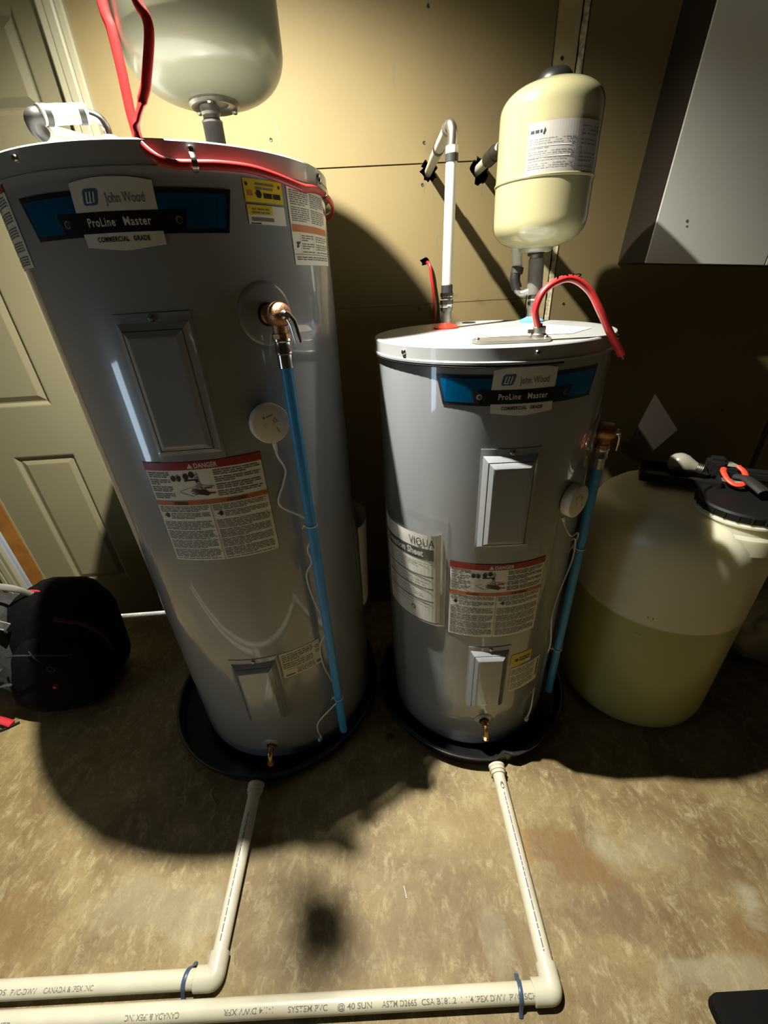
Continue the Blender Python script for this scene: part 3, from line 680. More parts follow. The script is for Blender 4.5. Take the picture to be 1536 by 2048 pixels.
s = Sheet(lambda u, v, l: Vector((u - .2646, v - 1.0183, TS - .0008 + .0004 * l)), [M_paper]); s.poly([(.235, .90), (.40, .885), (.475, .96), (.415, 1.085), (.225, 1.065)], M_paper, 1)
s.lines(.25, .93, .38, 1.05, .012, M_ink, 2, rnd, .25, 4); s.poly([(.02, 1.06), (.5, 1.115), (.5, 1.117), (.02, 1.062)], M_ink, 1); s.build('instruction_sheet', HS)

# dark plastic strapping under the short heater's lid, left side
bm = bmesh.new(); pts = [on(RS + .0035, math.radians(a), TS - .0345) for a in range(-100, 20, 4)]; sweep(bm, pts, .0018, .0022, 6, (0, 0, 1)); bobj('lid_gasket', bm, M_blackp, HS)

# discharge pipes
def discharge(label, cx, cy, top, zend, R=.0115):
    t = thing('discharge_pipe', label, 'pipe', (cx + top.x, cy + top.y, 0)); z = top.z
    bm = bmesh.new(); cyl(bm, (0, 0, zend), (0, 0, z - .048), R, 28); lathe(bm, [(R * .8, -.001), (0, -.001)], 20, (0, 0, zend)); bobj('tube', bm, M_blue, t)
    bm = bmesh.new(); lathe(bm, [(0, 0), (.0165, 0), (.0165, -.004), (.0145, -.006), (.0145, -.018), (.0155, -.020), (.0155, -.025), (.0138, -.027), (.0138, -.050), (.0122, -.051)], 28, (0, 0, z)); bobj('connector', bm, M_chrome, t, ang=30)
    return t
PL = discharge('blue discharge pipe running down the front of the tall left heater', -.3834, 1.0493, outL, .085)
PS = discharge('blue discharge pipe on the right side of the shorter heater beside the barrel', .2646, 1.0183, outS, .100)

# leak sensors
def sensor(label, hc, R, phi, z, tilt):
    a = radial(phi); P = Vector((hc[0], hc[1], 0)) + on(R, phi, z)
    t = thing('leak_sensor', label, 'sensor', P)
    bm = bmesh.new(); lathe(bm, [(0, 0), (.034, 0), (.0375, .001), (.0385, .004), (.0385, .019), (.0375, .022), (.035, .0235), (0, .0235)], 56, (0, 0, 0), a); bobj('case', bm, M_puck, t, ang=40)
    tx = Vector((math.cos(phi), math.sin(phi), 0)); 
    rot = lambda u, v: (u * math.cos(tilt) - v * math.sin(tilt), u * math.sin(tilt) + v * math.cos(tilt))
    f = lambda u, v, l: a * (.0236 + .0003 * l) + tx * rot(u, v)[0] + Vector((0, 0, rot(u, v)[1]))
    s = Sheet(f, [M_ink]); gi = mat('faint_print', (.24, .20, .15), .6)
    s.disc(-.011, .017, .0028, gi, 1, 10); s.quad(-.0065, .0158, .008, .0182, gi, 1)
    for k in range(6): a_ = k * PI / 3; s.poly([(-.012, .002), (-.012 + .0045 * math.cos(a_), .002 + .0045 * math.sin(a_)), (-.012 + .0045 * math.cos(a_ + .25), .002 + .0045 * math.sin(a_ + .25))], gi, 1)
    for dx, dy in ((.009, .010), (.0065, .0055), (.0115, .0055)): s.disc(dx, dy, .0017, gi, 1, 8)
    s.quad(.005, .001, .016, .0022, gi, 1)
    for dx, dy in ((.0065, -.012), (.008, -.016), (.009, -.0195)): s.quad(dx, dy, dx + .0022, dy + .0022, gi, 1)
    s.build('icons', t)
    return t
s1 = sensor('round white leak sensor on the front of the tall left heater', (-.3834, 1.0493), RL, math.radians(33.3), 1.0725, .15)
s2 = sensor('round white leak sensor on the shorter heater beside its blue pipe', (.2646, 1.0183), RS, math.radians(36.2), .858, .3)
def cord(label, hc, R, pts, r=.0021, absolute=False):
    P = [Vector(p) for p in pts] if absolute else [Vector((hc[0], hc[1], 0)) + on(R + (p[2] if len(p) > 2 else .004), math.radians(p[0]), p[1]) for p in pts]
    t = thing('sensor_cord', label, 'cord', P[-1])
    bm = bmesh.new(); sweep(bm, [p - P[-1] for p in catmull(P, 8)], r, None, 8); bobj('wire', bm, M_cord, t)
    bm = bmesh.new(); a = P[0] - P[-1]; b = P[1] - P[-1]; d = (b - a).normalized(); lathe(bm, [(0, -.002), (.0042, -.002), (.0042, .010), (.0026, .020), (0, .020)], 12, a, d); bobj('plug_boot', bm, M_white, t)
    bm = bmesh.new(); e = P[-2] - P[-1]; lathe(bm, [(0, -.012), (.006, -.012), (.006, .0), (.003, .003), (0, .003)], 12, (0, 0, 0), -e.normalized()); bobj('probe_tip', bm, M_white, t)
    return t, P
c1, P1 = cord('thin white cord from the left heater sensor down into its pan', (-.3834, 1.0493), RL, [(33.8, 1.030, .010), (34.4, 1.001), (36.6, .966), (34.8, .938), (31.4, .902), (32.8, .880), (39.0, .852, .02), (40.8, .832, .04), (40.9, .800, .035), (39.0, .765, .02), (40.2, .720, .015), (37.6, .68), (39.0, .60), (41.2, .53, .02), (41.3, .49, .022), (38.2, .434), (38.2, .36), (40.2, .30, .015), (41.5, .235, .040), (37.8, .19, .02), (29.5, .14), (28.0, .10), (29.0, .070), (27.8, .052)])
c2, P2 = cord('thin white cord looped beside the shorter heater pipe', (0, 0), 0, [(0.407, 0.8, 0.814), (0.425, 0.815, 0.776), (0.457, 0.84, 0.735), (0.487, 0.865, 0.726), (0.485, 0.865, 0.697), (0.455, 0.85, 0.667), (0.445, 0.85, 0.674), (0.454, 0.85, 0.701), (0.48, 0.86, 0.711), (0.481, 0.855, 0.649), (0.456, 0.84, 0.555), (0.444, 0.83, 0.485), (0.456, 0.83, 0.379), (0.469, 0.86, 0.297), (0.457, 0.845, 0.279), (0.429, 0.82, 0.216), (0.415, 0.79, 0.148), (0.404, 0.785, 0.095)], absolute=True)
# ties
def tie(name, label, c, r, m, axis=(0, 0, 1), tail=None, w_=.0022, cat='cable tie', group=None):
    t = thing(name, label, cat, c, group); ax = Vector(axis).normalized(); q_ = ax.to_track_quat('Z', 'Y').to_matrix()
    bm = bmesh.new(); sweep(bm, [q_ @ Vector((r * math.cos(a * PI / 12), r * math.sin(a * PI / 12), 0)) for a in range(24)], .0009, w_, 8, ax, closed=True); bobj('band', bm, m, t)
    bm = bmesh.new(); k = q_ @ Vector((r + .002, 0, 0)); tl = Vector(tail or (0, 0, .01)); box(bm, k - Vector((.003, .003, .003)), k + Vector((.003, .003, .003)), .0008); sweep(bm, [k, k + tl * .6, k + tl], .0008, w_ * .8, 8, ax); bobj('tail', bm, m, t)
    return t
pL = PL.location; pS = PS.location
for z, lab in ((.835, 'white tie round the left blue pipe, at mid height'), (.242, 'white tie round the left blue pipe, near its lower end')):
    tie('cable_tie', lab, (pL.x, pL.y, z), .0135, M_cord, tail=(-.006, -.002, -.008), w_=.0016, group='white ties on the blue pipes')
for z, lab in ((.668, 'white tie round the right blue pipe under the cord bow'), (.295, 'white tie round the right blue pipe, low down')):
    tie('cable_tie', lab, (pS.x, pS.y, z), .0135, M_cord, tail=(-.008, -.002, .002), w_=.0016, group='white ties on the blue pipes')

# document pouches
def pouch(label, hc, R, a0, a1, z0, z1, gap, sheet_z1, writing):
    t = thing('document_pouch', label, 'pouch', (hc[0], hc[1], z0))
    A0, A1 = math.radians(a0), math.radians(a1); n = 16; bm = bmesh.new()
    bk = [[bm.verts.new(on(R + .0015, A0 + (A1 - A0) * i / n, (z1 - z0) * j / 4)) for i in range(n + 1)] for j in range(5)]
    def bul(i, j): return R + .004 + gap * (math.sin(PI * min(1, max(0, i / n * .98 + .02))) ** .35) * (.55 + .45 * j / 4)
    fr = [[bm.verts.new(on(bul(i, j), A0 + (A1 - A0) * i / n, ((z1 - .035) - z0) * j / 4)) for i in range(n + 1)] for j in range(5)]
    for g in (bk, fr):
        for j in range(4):
            for i in range(n): bm.faces.new([g[j][i], g[j][i + 1], g[j + 1][i + 1], g[j + 1][i]])
    for i in range(n): bm.faces.new([bk[0][i], bk[0][i + 1], fr[0][i + 1], fr[0][i]])
    for j in range(4):
        bm.faces.new([bk[j][0], fr[j][0], fr[j + 1][0], bk[j + 1][0]]); bm.faces.new([bk[j][n], fr[j][n], fr[j + 1][n], bk[j + 1][n]])
    bobj('clear_sleeve', bm, M_film, t, ang=50)
    bm = bmesh.new()
    for g in (1, 0):
        pp = [on(R + .002 + (gap * .2 if g else 0), A1, (z1 - z0 - (.035 if g else 0)) * k / 6) for k in range(7)]; sweep(bm, pp, .0012, .0012, 6)
    bobj('sleeve_seam', bm, M_film, t)
    hgt = sheet_z1 - z0
    def f(u, v, l):
        k = u * n; r = R + .0015 + gap * (math.sin(PI * min(1, max(0, u * .98 + .02))) ** .35) * (.55 + .45 * v / (z1 - z0)) + .0003 * l
        return on(r, A0 + (A1 - A0) * (.03 + .90 * u), v + .004)
    s = Sheet(f, [M_paper]); s.quad(0, 0, 1, hgt, M_paper, 0, .05)
    if writing:
        s.quad(.0, hgt - .072, .93, hgt - .040, mat('band_grey', (.035, .035, .03), .5), 1, .05)
        s.text('VIQUA', .60, hgt - .033, .34, M_black, 2, .0, 1.05, .022)
        s.text('Information Sheet', .04, hgt - .063, .76, M_whiteink, 3, .03, 1.0, .019)
        for k, v in enumerate((hgt - .125, hgt - .163, hgt - .205)):
            s.quad(.08, v, .93, v + .0045, M_ink, 2, .05)
        rn = random.Random(2)
        for v in (hgt - .085, hgt - .093, hgt - .102, hgt - .112, hgt - .136, hgt - .145, hgt - .154, hgt - .175, hgt - .185, hgt - .195, hgt - .215, hgt - .225):
            u = .1; e_ = rn.uniform(.55, .93)
            while u < e_: wdt = rn.uniform(.03, .09); s.quad(u, v, min(e_, u + wdt), v + .0024, mat('pale_print', (.42, .41, .38), .6), 2, .05); u += wdt + .015
        s.disc(.62, .035, .035, M_black, 2, 14, .0075); s.disc(.62, .035, .022, M_paper, 3, 12, .0045)
    s.build('printed_sheet', t)
    return t
pouch('clear plastic pouch holding a printed sheet on the shorter heater left side', (.2646, 1.0183), RS, -72, -28, .512, .835, .026, .785, True)
pouch('half hidden clear pouch on the right side of the tall left heater', (-.3834, 1.0493), RL, 80, 118, .40, .735, .034, .69, False)

# drip pans
def pan(label, cx, cy, R, outlet_phi, notch=False):
    t = thing('drip_pan', label, 'drip pan', (cx, cy, 0))
    bm = bmesh.new(); lathe(bm, [(0, .004), (R - .018, .004), (R - .012, .008), (R - .004, .052), (R + .002, .055), (R + .007, .054), (R + .008, .050), (R + .003, .048), (R - .008, .004), (R - .014, .0), (0, 0)], 128)
    if notch:
        for v in bm.verts:
            a = math.atan2(v.co.x, -v.co.y)
            d = a - (outlet_phi + .10)
            if v.co.z > .04 and abs(d) < .16: v.co.z += .0; v.co.x *= 1 - .02 * math.exp(-(d / .05) ** 2); v.co.y *= 1 - .05 * math.exp(-(d / .05) ** 2)
    bobj('tray', bm, M_pan, t, ang=40)
    a = radial(outlet_phi); P = on(R, outlet_phi, .030)
    bm = bmesh.new(); nut(bm, P - a * .012, P - a * .004, .019, n=8); cyl(bm, P - a * .01, P + a * .016, .0165, 24)
    for k in range(3): lathe(bm, [(.0165, 0), (.0178, .001), (.0165, .002)], 24, P + a * (.004 + .003 * k), a)
    bobj('drain_outlet', bm, M_blackp, t)
    return t, Vector((cx, cy, 0)) + P
# outlet directions point at the floor pipes
phL = math.atan2(-.421 + .415, 1.0493 - .70); phS = math.atan2(.292 - .276, 1.0183 - .70)
panL, oL = pan('wide black drip pan under the tall left heater', -.415, 1.035, .348, phL)
panS, oS = pan('smaller black drip pan under the shorter right heater', .276, 1.015, .314, phS, True)
# PVC floor drains
def floor_pipe(label, o, xk, yk, xe, txt, seed):
    t = thing('drain_pipe', label, 'pipe', (xk, yk, 0)); r = .0168; zc = .0175
    o = o - Vector((xk, yk, 0)); k = Vector((0, 0, zc)); s0 = o + Vector((0, -.012, 0))
    d = (k - s0); dn = d.normalized()
    bm = bmesh.new(); lathe(bm, [(0, -.004), (.0165, -.004), (.0235, 0), (.0235, .006), (.0215, .008), (.0215, .012), (.0235, .014), (.0235, .017), (.0205, .018), (.0205, .026), (0, .026)], 32, s0, dn); bobj('adapter', bm, M_pvc, t, ang=30)
    bm = bmesh.new(); cyl(bm, s0 + dn * .018, k - dn * .03, r, 32); bobj('short_run', bm, M_pvc, t, ang=60)
    bm = bmesh.new(); cyl(bm, k + Vector((-.03, 0, 0)), Vector((xe - xk, 0, zc)), r, 32); bobj('long_run', bm, M_pvc, t, ang=60)
    bm = bmesh.new(); R2 = .0212
    lathe(bm, [(r, 0), (R2 - .001, 0), (R2, .001), (R2, .026)], 32, k - dn * .040, dn)
    lathe(bm, [(r, 0), (R2 - .001, 0), (R2, .001), (R2, .026)], 32, k + Vector((-.040, 0, 0)), (1, 0, 0))
    arc = [k - dn * .016, k - dn * .008, k - dn * .003 + Vector((-.001, 0, 0)), k + Vector((-.003, .001, 0)), k + Vector((-.008, 0, 0)), k + Vector((-.016, 0, 0))]
    sweep(bm, catmull(arc, 5), R2, None, 32); bmesh.ops.create_uvsphere(bm, u_segments=32, v_segments=16, radius=R2, matrix=Matrix.Translation(k + Vector((-.004, .004, 0))))
    bobj('elbow', bm, M_pvc, t, ang=40)
    # printing along the runs
    def f(u, v, l):
        a = math.radians(62) + v / r; rr = r + .0003; return Vector((u, -math.cos(a) * rr, zc + math.sin(a) * rr))
    s = Sheet(f, [M_ptype])
    for (u, w_, st, flip) in txt:
        if flip: s.text(st, u - xk + w_, .005, w_, M_ptype, 0, .01, 1.0, .0085, up=-1)
        else: s.text(st, u - xk, -.004, w_, M_ptype, 0, .01, 1.0, .0085)
    s.build('pipe_print', t)['kind'] = 'stuff'
    def g(u, v, l):
        a = math.radians(90) + v / r; p = s0 + dn * u; sx = Vector((0, 0, 1)).cross(dn).normalized(); rr = r + .0003
        return p + sx * math.cos(a) * rr + Vector((0, 0, 1)) * math.sin(a) * rr
    s = Sheet(g, [M_ptype]); s.lines(.08, -.0035, d.length - .05, .0045, .006, M_ptype, 0, random.Random(seed), .5, 9)
    if seed == 4: s.disc(.062, .0, .010, mat('pipe_burn', (.10, .07, .05), .6), 1, 14, .005)
    s.build('small_print', t)['kind'] = 'stuff'
    return t
floor_pipe('white drain pipe on the floor from the left pan, upper of the two', oL, -.4195, .291, -1.35, [(-.955, .030, 'TE', False), (-.905, .050, 'SCH 40', True), (-.845, .055, 'PVC-DWV', False), (-.775, .105, 'CANADA & IPEX INC', False), (-.462, .008, 'X', False)], 3)
floor_pipe('white drain pipe on the floor from the right pan, lower of the two', oS, .289, .246, -1.35, [(.198, .055, 'PVC SCH', False), (.10, .09, '1 1/4 IPEX DWV', False), (.02, .07, 'CSA B181.2', False), (-.06, .07, 'ASTM D2665', False), (-.15, .07, '@ 40 SUN', False), (-.25, .08, 'SYSTEM PVC', False), (-.38, .10, '1-1/4 DWV XFR', True), (-.58, .11, 'CANADA & IPEX INC', True), (-.85, .04, 'AXFR', False)], 4)
for x, y, lab in ((-.478, .291, 'blue-grey strap gripping the upper floor pipe beside its elbow'), (.222, .246, 'blue-grey strap gripping the lower floor pipe beside its elbow')):
    t = thing('pipe_strap', lab, 'strap', (x, y, 0)); bm = bmesh.new(); r = .0182
    pts = [Vector((.004, .030, .0015)), Vector((.003, .024, .006))] + [Vector((.002 * math.cos(a), r * math.cos(a), .0175 + r * math.sin(a))) for a in [math.radians(v) for v in range(10, 175, 12)]] + [Vector((-.003, -.024, .006)), Vector((-.004, -.030, .0015))]
    sweep(bm, pts, .0045, .0012, 8, lambda p: (0, p.y, max(.001, p.z - .0175) + .01)); bobj('band', bm, M_bluetie, t)

# ------------------------------------------------------------------ expansion tanks and supply pipes
def exp_tank(label, x, y, zb, R, hgt, m, capn, seam, bot=.055, top=.07):
    t = thing('expansion_tank', label, 'tank', (x, y, zb))
    def dome(h, r, up_):
        out = []
        for k in range(15):
            a = PI / 2 * k / 14; out.append((r * (math.sin(a) ** .72), h * (1 - math.cos(a) ** .9)))
        return out
    b = dome(bot, R, 0); tp = dome(top, R, 1)
    prof = [(0, 0)] + b[1:] + [(R, z) for z in (hgt * .4, hgt * .6)] + [(r, hgt - z) for r, z in tp[::-1]]
    prof[-1] = (0, hgt)
    bm = bmesh.new(); lathe(bm, prof, 96); sh_ = bobj('shell', bm, m, t, ang=60)
    if seam is not None:
        bm = bmesh.new(); lathe(bm, [(R - .001, -.004), (R + .0022, -.0022), (R + .003, 0), (R + .0022, .0022), (R - .001, .004)], 96, (0, 0, seam)); bobj('weld_seam', bm, m, t)
    if capn:
        bm = bmesh.new(); lathe(bm, [(.038, -.016), (.038, .003), (.035, .010), (.028, .018), (.018, .021), (0, .021)], 32, (0, 0, hgt)); bobj('valve_cap', bm, M_blackp, t)
    return t
T1 = exp_tank('large cream expansion tank standing over the tall left heater', -.267, 1.02, 1.600, .134, .350, M_cream2, False, None, .072, .085)
bm = bmesh.new(); lathe(bm, [(.062, .03), (.062, .006), (.0, .006)], 48, (0, 0, 0)); 
bm.free()
bm = bmesh.new(); lathe(bm, [(.030, .012), (.043, .006), (.044, -.002), (.040, -.006), (.030, -.004), (.026, .0), (0, .002)], 40, (.0, 0, 0)); bobj('base_flange', bm, M_steel, T1)
for k in range(3):
    a = k * 2.1 + .6; bm = bmesh.new(); rivet(bm, (.037 * math.cos(a), .037 * math.sin(a), -.006), (0, 0, -1), .005); bobj('flange_bolt', bm, M_steel, T1)
T2 = exp_tank('small cream expansion tank over the shorter heater, with printed label', .408, 1.18, 1.356, .106, .294, M_cream, True, .127, .055, .050)
bm = bmesh.new(); lathe(bm, [(.040, .020), (.040, .0), (.036, -.006), (.030, -.008), (0, -.008)], 40); bobj('base_flange', bm, M_cream2, T2)
s = Sheet(lambda u, v, l: on(.1078 + .0003 * l, math.radians(-20) + u / .107, v - .017), [M_paper2]); mt = mat('grey_sticker', (.34, .32, .31), .45)
s.quad(-.038, .146, .125, .228, mt, 0, .006)
s.lines(-.033, .208, -.010, .220, .009, M_black, 1, rnd, .55); s.poly([(-.009, .209), (-.006, .219), (-.003, .214), (-.006, .207)], M_black, 1)
s.lines(-.034, .152, .060, .204, .0036, M_ink, 1, rnd, .4, 5); s.lines(.07, .150, .12, .222, .006, M_ink, 1, rnd, .4, 3)
for v in (.172, .189): s.quad(-.034, v, .05, v + .0012, M_paper2, 2, .006)
s.build('printed_label', T2)

def fitting(bm, base, prof, ax=(0, 0, 1), n=28): lathe(bm, prof, n, base, ax)
# nipple under large expansion tank
t = thing('tank_nipple', 'grey threaded nipple carrying the large expansion tank', 'pipe fitting', (-.274, 1.012, 1.4925)); t.scale = (.86, .86, .70)
bm = bmesh.new(); cyl(bm, (0, 0, 0), (0, 0, .112), .0205, 32); bobj('sleeve', bm, M_greypvc, t)
bm = bmesh.new(); lathe(bm, [(0, .112), (.0205, .112), (.0215, .116), (.017, .121), (.017, .128), (.020, .133), (.020, .146), (.016, .150), (.013, .163), (0, .163)], 28); bobj('reducer', bm, M_galv, t, ang=30)
bm = bmesh.new(); sweep(bm, catmull([(.012, 0, .05), (.026, .004, .035), (.040, .008, .012), (.043, .008, 0)], 6), .009, None, 16); bobj('branch', bm, M_greypvc, t)
# left hot pipe: white pipe with dark clamps and elbows
def segs(t, parts_):
    for nm, kind, m, data in parts_:
        bm = bmesh.new()
        if kind == 'c': cyl(bm, data[0], data[1], data[2], 32)
        elif kind == 's': sweep(bm, catmull(data[0], 8), data[1], None, 24)
        bobj(nm, bm, m, t, ang=50)
t = thing('supply_pipe', 'white supply pipe rising from the left heater top and turning to the door side', 'pipe', (-.462, 1.0, 1.4925))
segs(t, [('collar', 'c', M_greypvc, ((0, 0, 0), (0, 0, .060), .0125)), ('sleeve_end', 'c', M_whitepipe, ((0, 0, .060), (0, 0, .067), .0126)),
         ('elbow', 's', M_chrome, ([(0, 0, .064), (0, -.001, .078), (-.006, -.004, .089), (-.016, -.008, .094), (-.026, -.012, .095)], .0075)),
         ('ring', 'c', M_whitepipe, ((-.021, -.010, .095), (-.027, -.013, .095), .0135)), ('clamp', 'c', M_darksteel, ((-.027, -.013, .095), (-.035, -.019, .094), .0150)),
         ('pipe', 'c', M_whitepipe2, ((-.034, -.019, .094), (-.066, -.058, .083), .0138)), ('clamp', 'c', M_darksteel, ((-.064, -.056, .083), (-.070, -.063, .082), .0150)), ('ring', 'c', M_whitepipe, ((-.070, -.063, .082), (-.073, -.067, .081), .0140)),
         ('elbow', 's', M_darksteel, ([(-.073, -.066, .080), (-.083, -.072, .076), (-.088, -.064, .066), (-.087, -.052, .060)], .0125)),
         ('pipe', 'c', M_whitepipe2, ((-.087, -.054, .064), (-.125, .19, .105), .0125))])
# small black clip on heater top
t = thing('black_clamp', 'small black plastic clamp standing on the left heater lid', 'clamp', (-.222, 1.02, 1.4925)); t.scale = (.86, .86, .75)
bm = bmesh.new(); sweep(bm, catmull([(.006, 0, 0), (.004, 0, .02), (-.002, 0, .04), (-.012, 0, .052), (-.022, 0, .058)], 6), lambda k: .009 - .005 * k, .005, 10, (0, 1, 0)); bobj('jaw', bm, M_blackp, t)
bm = bmesh.new(); sweep(bm, catmull([(.006, 0, 0), (.022, 0, .012), (.036, 0, .0)], 6), .004, .004, 8); bobj('lever', bm, M_blackp, t)
# hot pipe of the short heater
t = thing('supply_pipe', 'white hot pipe from the wall hole down to the red collar', 'pipe', (.184, 1.133, TS + .0108))
z0 = TS + .0108
segs(t, [('nipple', 'c', M_galv, ((0, 0, 0), (0, 0, .030), .0125)), ('pipe', 'c', M_whitepipe2, ((0, 0, .075), (.006, .012, .335), .0125)),
         ('clamp', 'c', M_blackr, ((0, 0, .066), (0, 0, .084), .0138)), ('clamp', 'c', M_blackr, ((.006, .012, .318), (.006, .012, .332), .0142)), ('pipe_end', 'c', M_white, ((.006, .012, .330), (.006, .012, .345), .0130)),
         ('elbow', 's', M_steel, ([(.006, .012, .335), (.007, .013, .358), (.006, .016, .372), (.004, .026, .382), (.002, .042, .383)], .0105)),
         ('pipe', 'c', M_whitepipe, ((.003, .040, .383), (-.001, .245, .373), .0125)), ('pipe', 'c', M_whitepipe, ((-.0015, .235, .373), (-.002, .40, .366), .0110)), ('clamp', 'c', M_darksteel, ((.0005, .165, .377), (.000, .178, .3765), .0140)), ('pipe_sleeve', 'c', M_galv, ((.003, .036, .383), (.003, .052, .383), .0142))])
bm = bmesh.new(); lathe(bm, [(0, .028), (.0155, .028), (.0155, .036), (.0135, .038), (.0165, .042), (.0165, .052), (.014, .054), (.014, .058), (.016, .060), (.016, .068), (0, .068)], 8); bobj('union', bm, M_chrome, t, ang=20)
# cold pipe of the short heater
t = thing('supply_pipe', 'cold supply pipe behind the small expansion tank above the blue collar', 'pipe', (.416, 1.177, TS + .0108))
zz = 1.573 - z0
segs(t, [('nipple', 'c', M_galv, ((0, 0, 0), (0, 0, .030), .0125)), ('sleeve', 'c', M_greypvc, ((0, 0, .052), (-.004, .001, .130), .0185)), ('reducer', 'c', M_galv, ((-.004, .001, .128), (-.006, .002, .150), .0165)), ('neck', 'c', M_darksteel, ((-.006, .002, .138), (-.007, .003, .152), .0200)),
         ('branch', 's', M_galv, ([(-.012, 0, .06), (-.030, .010, .055), (-.042, .016, .065), (-.044, .018, .085)], .008)), ('elbow', 's', M_blackp, ([(-.040, .018, .066), (-.047, .020, .085), (-.046, .022, .104)], .0125)),
         ('clamp', 'c', M_blackr, ((-.044, .022, .100), (-.042, .023, .114), .0150)), ('pipe', 'c', M_whitepipe2, ((-.043, .023, .110), (-.070, .05, .33), .0125)),
         ('elbow', 's', M_darksteel, ([(-.070, .05, .32), (-.073, .055, .355), (-.078, .07, .366), (-.086, .17, .368)], .0160)),
         ('pipe', 'c', M_whitepipe, ((-.085, .10, .368), (-.090, .40, .368), .0125)), ('pipe_wrap', 'c', M_darksteel, ((-.085, .155, .368), (-.086, .22, .368), .0175))])
bm = bmesh.new(); lathe(bm, [(0, .028), (.0155, .028), (.0155, .036), (.0135, .038), (.0165, .042), (.0165, .052), (0, .053)], 8); bobj('union', bm, M_chrome, t, ang=20)

# ------------------------------------------------------------------ red cables
hc = Vector((-.3834, 1.0493, 0))
def ring_up(p): return Vector((0, 0, 1))
pts = [Vector((-.30, .835, 2.0)), Vector((-.298, .818, 1.80)), Vector((-.300, .800, 1.70))]
base = [on(RL + .016, math.radians(a), z) for a, z in [(22.0, 1.66), (22.4, 1.62), (22.2, 1.58), (19.2, 1.545), (15.5, 1.515), (14.8, 1.49), (17.0, 1.470), (21.0, 1.4635), (26.0, 1.4635), (33, 1.465), (41.5, 1.4645), (49, 1.460), (56, 1.455), (62, 1.452), (67, 1.4545), (73, 1.455), (82, 1.45), (92, 1.445), (104, 1.44), (118, 1.44)]]
base = [Vector((p.x, p.y, p.z)) + hc for p in base]
t = thing('power_cable', 'red flat power cable wrapped along the left heater lid', 'cable', base[-1])
bm = bmesh.new(); P = catmull([Vector((-.300, .80, 1.80)), Vector((-.290, .785, 1.70)), Vector((-.275, .77, 1.63)), Vector((-.267, .77, 1.610)), Vector((-.269, .77, 1.593)), Vector((-.284, .77, 1.558)), Vector((-.291, .77, 1.544)), Vector((-.309, .765, 1.514)), Vector((-.314, .762, 1.492))] + base[6:], 8)
def upf(p):
    q_ = p + base[-1]
    if q_.z > 1.53: return Vector((1, .3, 0))
    return Vector((0, 0, 1)) * 1 + Vector((1, 0, 0)) * max(0, (q_.z - 1.49) / .04)
sweep(bm, [p - base[-1] for p in P], .0036, .0062, 14, upf); bobj('sheath', bm, M_red, t, ang=60)
t = thing('power_cable', 'red power cable hanging behind the other one, into the left heater top', 'cable', (-.385, .94, 1.4925))
bm = bmesh.new(); sweep(bm, catmull([(.01, .0, .34), (-.002, .0, .21), (.001, .0, .175), (0, .0, .13), (-.003, 0, .08), (-.002, 0, .05), (.003, 0, .004)], 8), .0040, .0078, 14, (1, .2, 0)); bobj('sheath', bm, M_red, t, ang=60)
bm = bmesh.new(); lathe(bm, [(0, 0), (.013, 0), (.013, .010), (.009, .014), (0, .014)], 10, (0.0, 0, 0)); bobj('clamp_connector', bm, M_steel, t)
# clips holding the cable
for a, z, lab in ((26.2, 1.466, 'steel clip over the red cable, middle of the left heater lid'), (76.0, 1.458, 'steel clip over the red cable near the left heater lid right edge')):
    a = math.radians(a); P0 = hc + on(RL + .010, a, z); r_ = radial(a); t = thing('cable_clip', lab, 'clip', P0)
    bm = bmesh.new(); sweep(bm, catmull([Vector((0, 0, .020)) , r_ * .004 + Vector((0, 0, .012)), r_ * .012 + Vector((0, 0, .004)), r_ * .0125 + Vector((0, 0, -.006)), r_ * .006 + Vector((0, 0, -.0105)), Vector((0, 0, -.010))], 6), .004, .0008, 8, lambda p: r_ + Vector((0, 0, .01))); bobj('band', bm, M_chrome, t)
    bm = bmesh.new(); rivet(bm, Vector((0, 0, .016)), r_, .005); bobj('screw', bm, M_chrome, t)
# right cable: arch over the short heater
A0 = Vector((.309, .826, TS + .0035))
t = thing('power_cable', 'red power cable arching from the short heater top, free end past its right edge', 'cable', A0)
pp = [Vector(p) for p in [(.309, .826, 1.2145)] + [(0.305, 0.825, 1.217), (0.295, 0.82, 1.245), (0.304, 0.82, 1.272), (0.326, 0.82, 1.288), (0.355, 0.82, 1.291), (0.385, 0.815, 1.272), (0.406, 0.805, 1.24), (0.43, 0.8, 1.202), (0.458, 0.795, 1.162)]]
bm = bmesh.new(); sweep(bm, [p - A0 for p in catmull(pp, 8)], .0092, .0062, 14, lambda p: Vector((p.x - .075, 0, p.z + .02))); bobj('sheath', bm, M_red, t, ang=60)
bm = bmesh.new(); e = pp[-1] - A0; dn = (pp[-1] - pp[-2]).normalized(); cyl(bm, e, e + dn * .008, .0016, 8); bobj('bare_wire_end', bm, M_steel, t)
bm = bmesh.new(); lathe(bm, [(0, 0), (.015, 0), (.015, .005), (.012, .007), (.012, .017), (.0105, .019), (0, .019)], 16); box(bm, (-.022, -.004, .007), (-.010, .004, .014), .001); bobj('clamp_connector', bm, M_steel, t, ang=30)
s = Sheet(lambda u, v, l: Vector((u, v, .0)) , [M_black]); 
fx = lambda u, v, l: Vector((.338 + u, .8135 - v * .0, 1.2925 + v + .02 * u)) - A0
s.fn = fx; s.text('12/2', -.014, -.002, .044, M_black, 0, .01, 1.05, .008); s.build('cable_print', t)
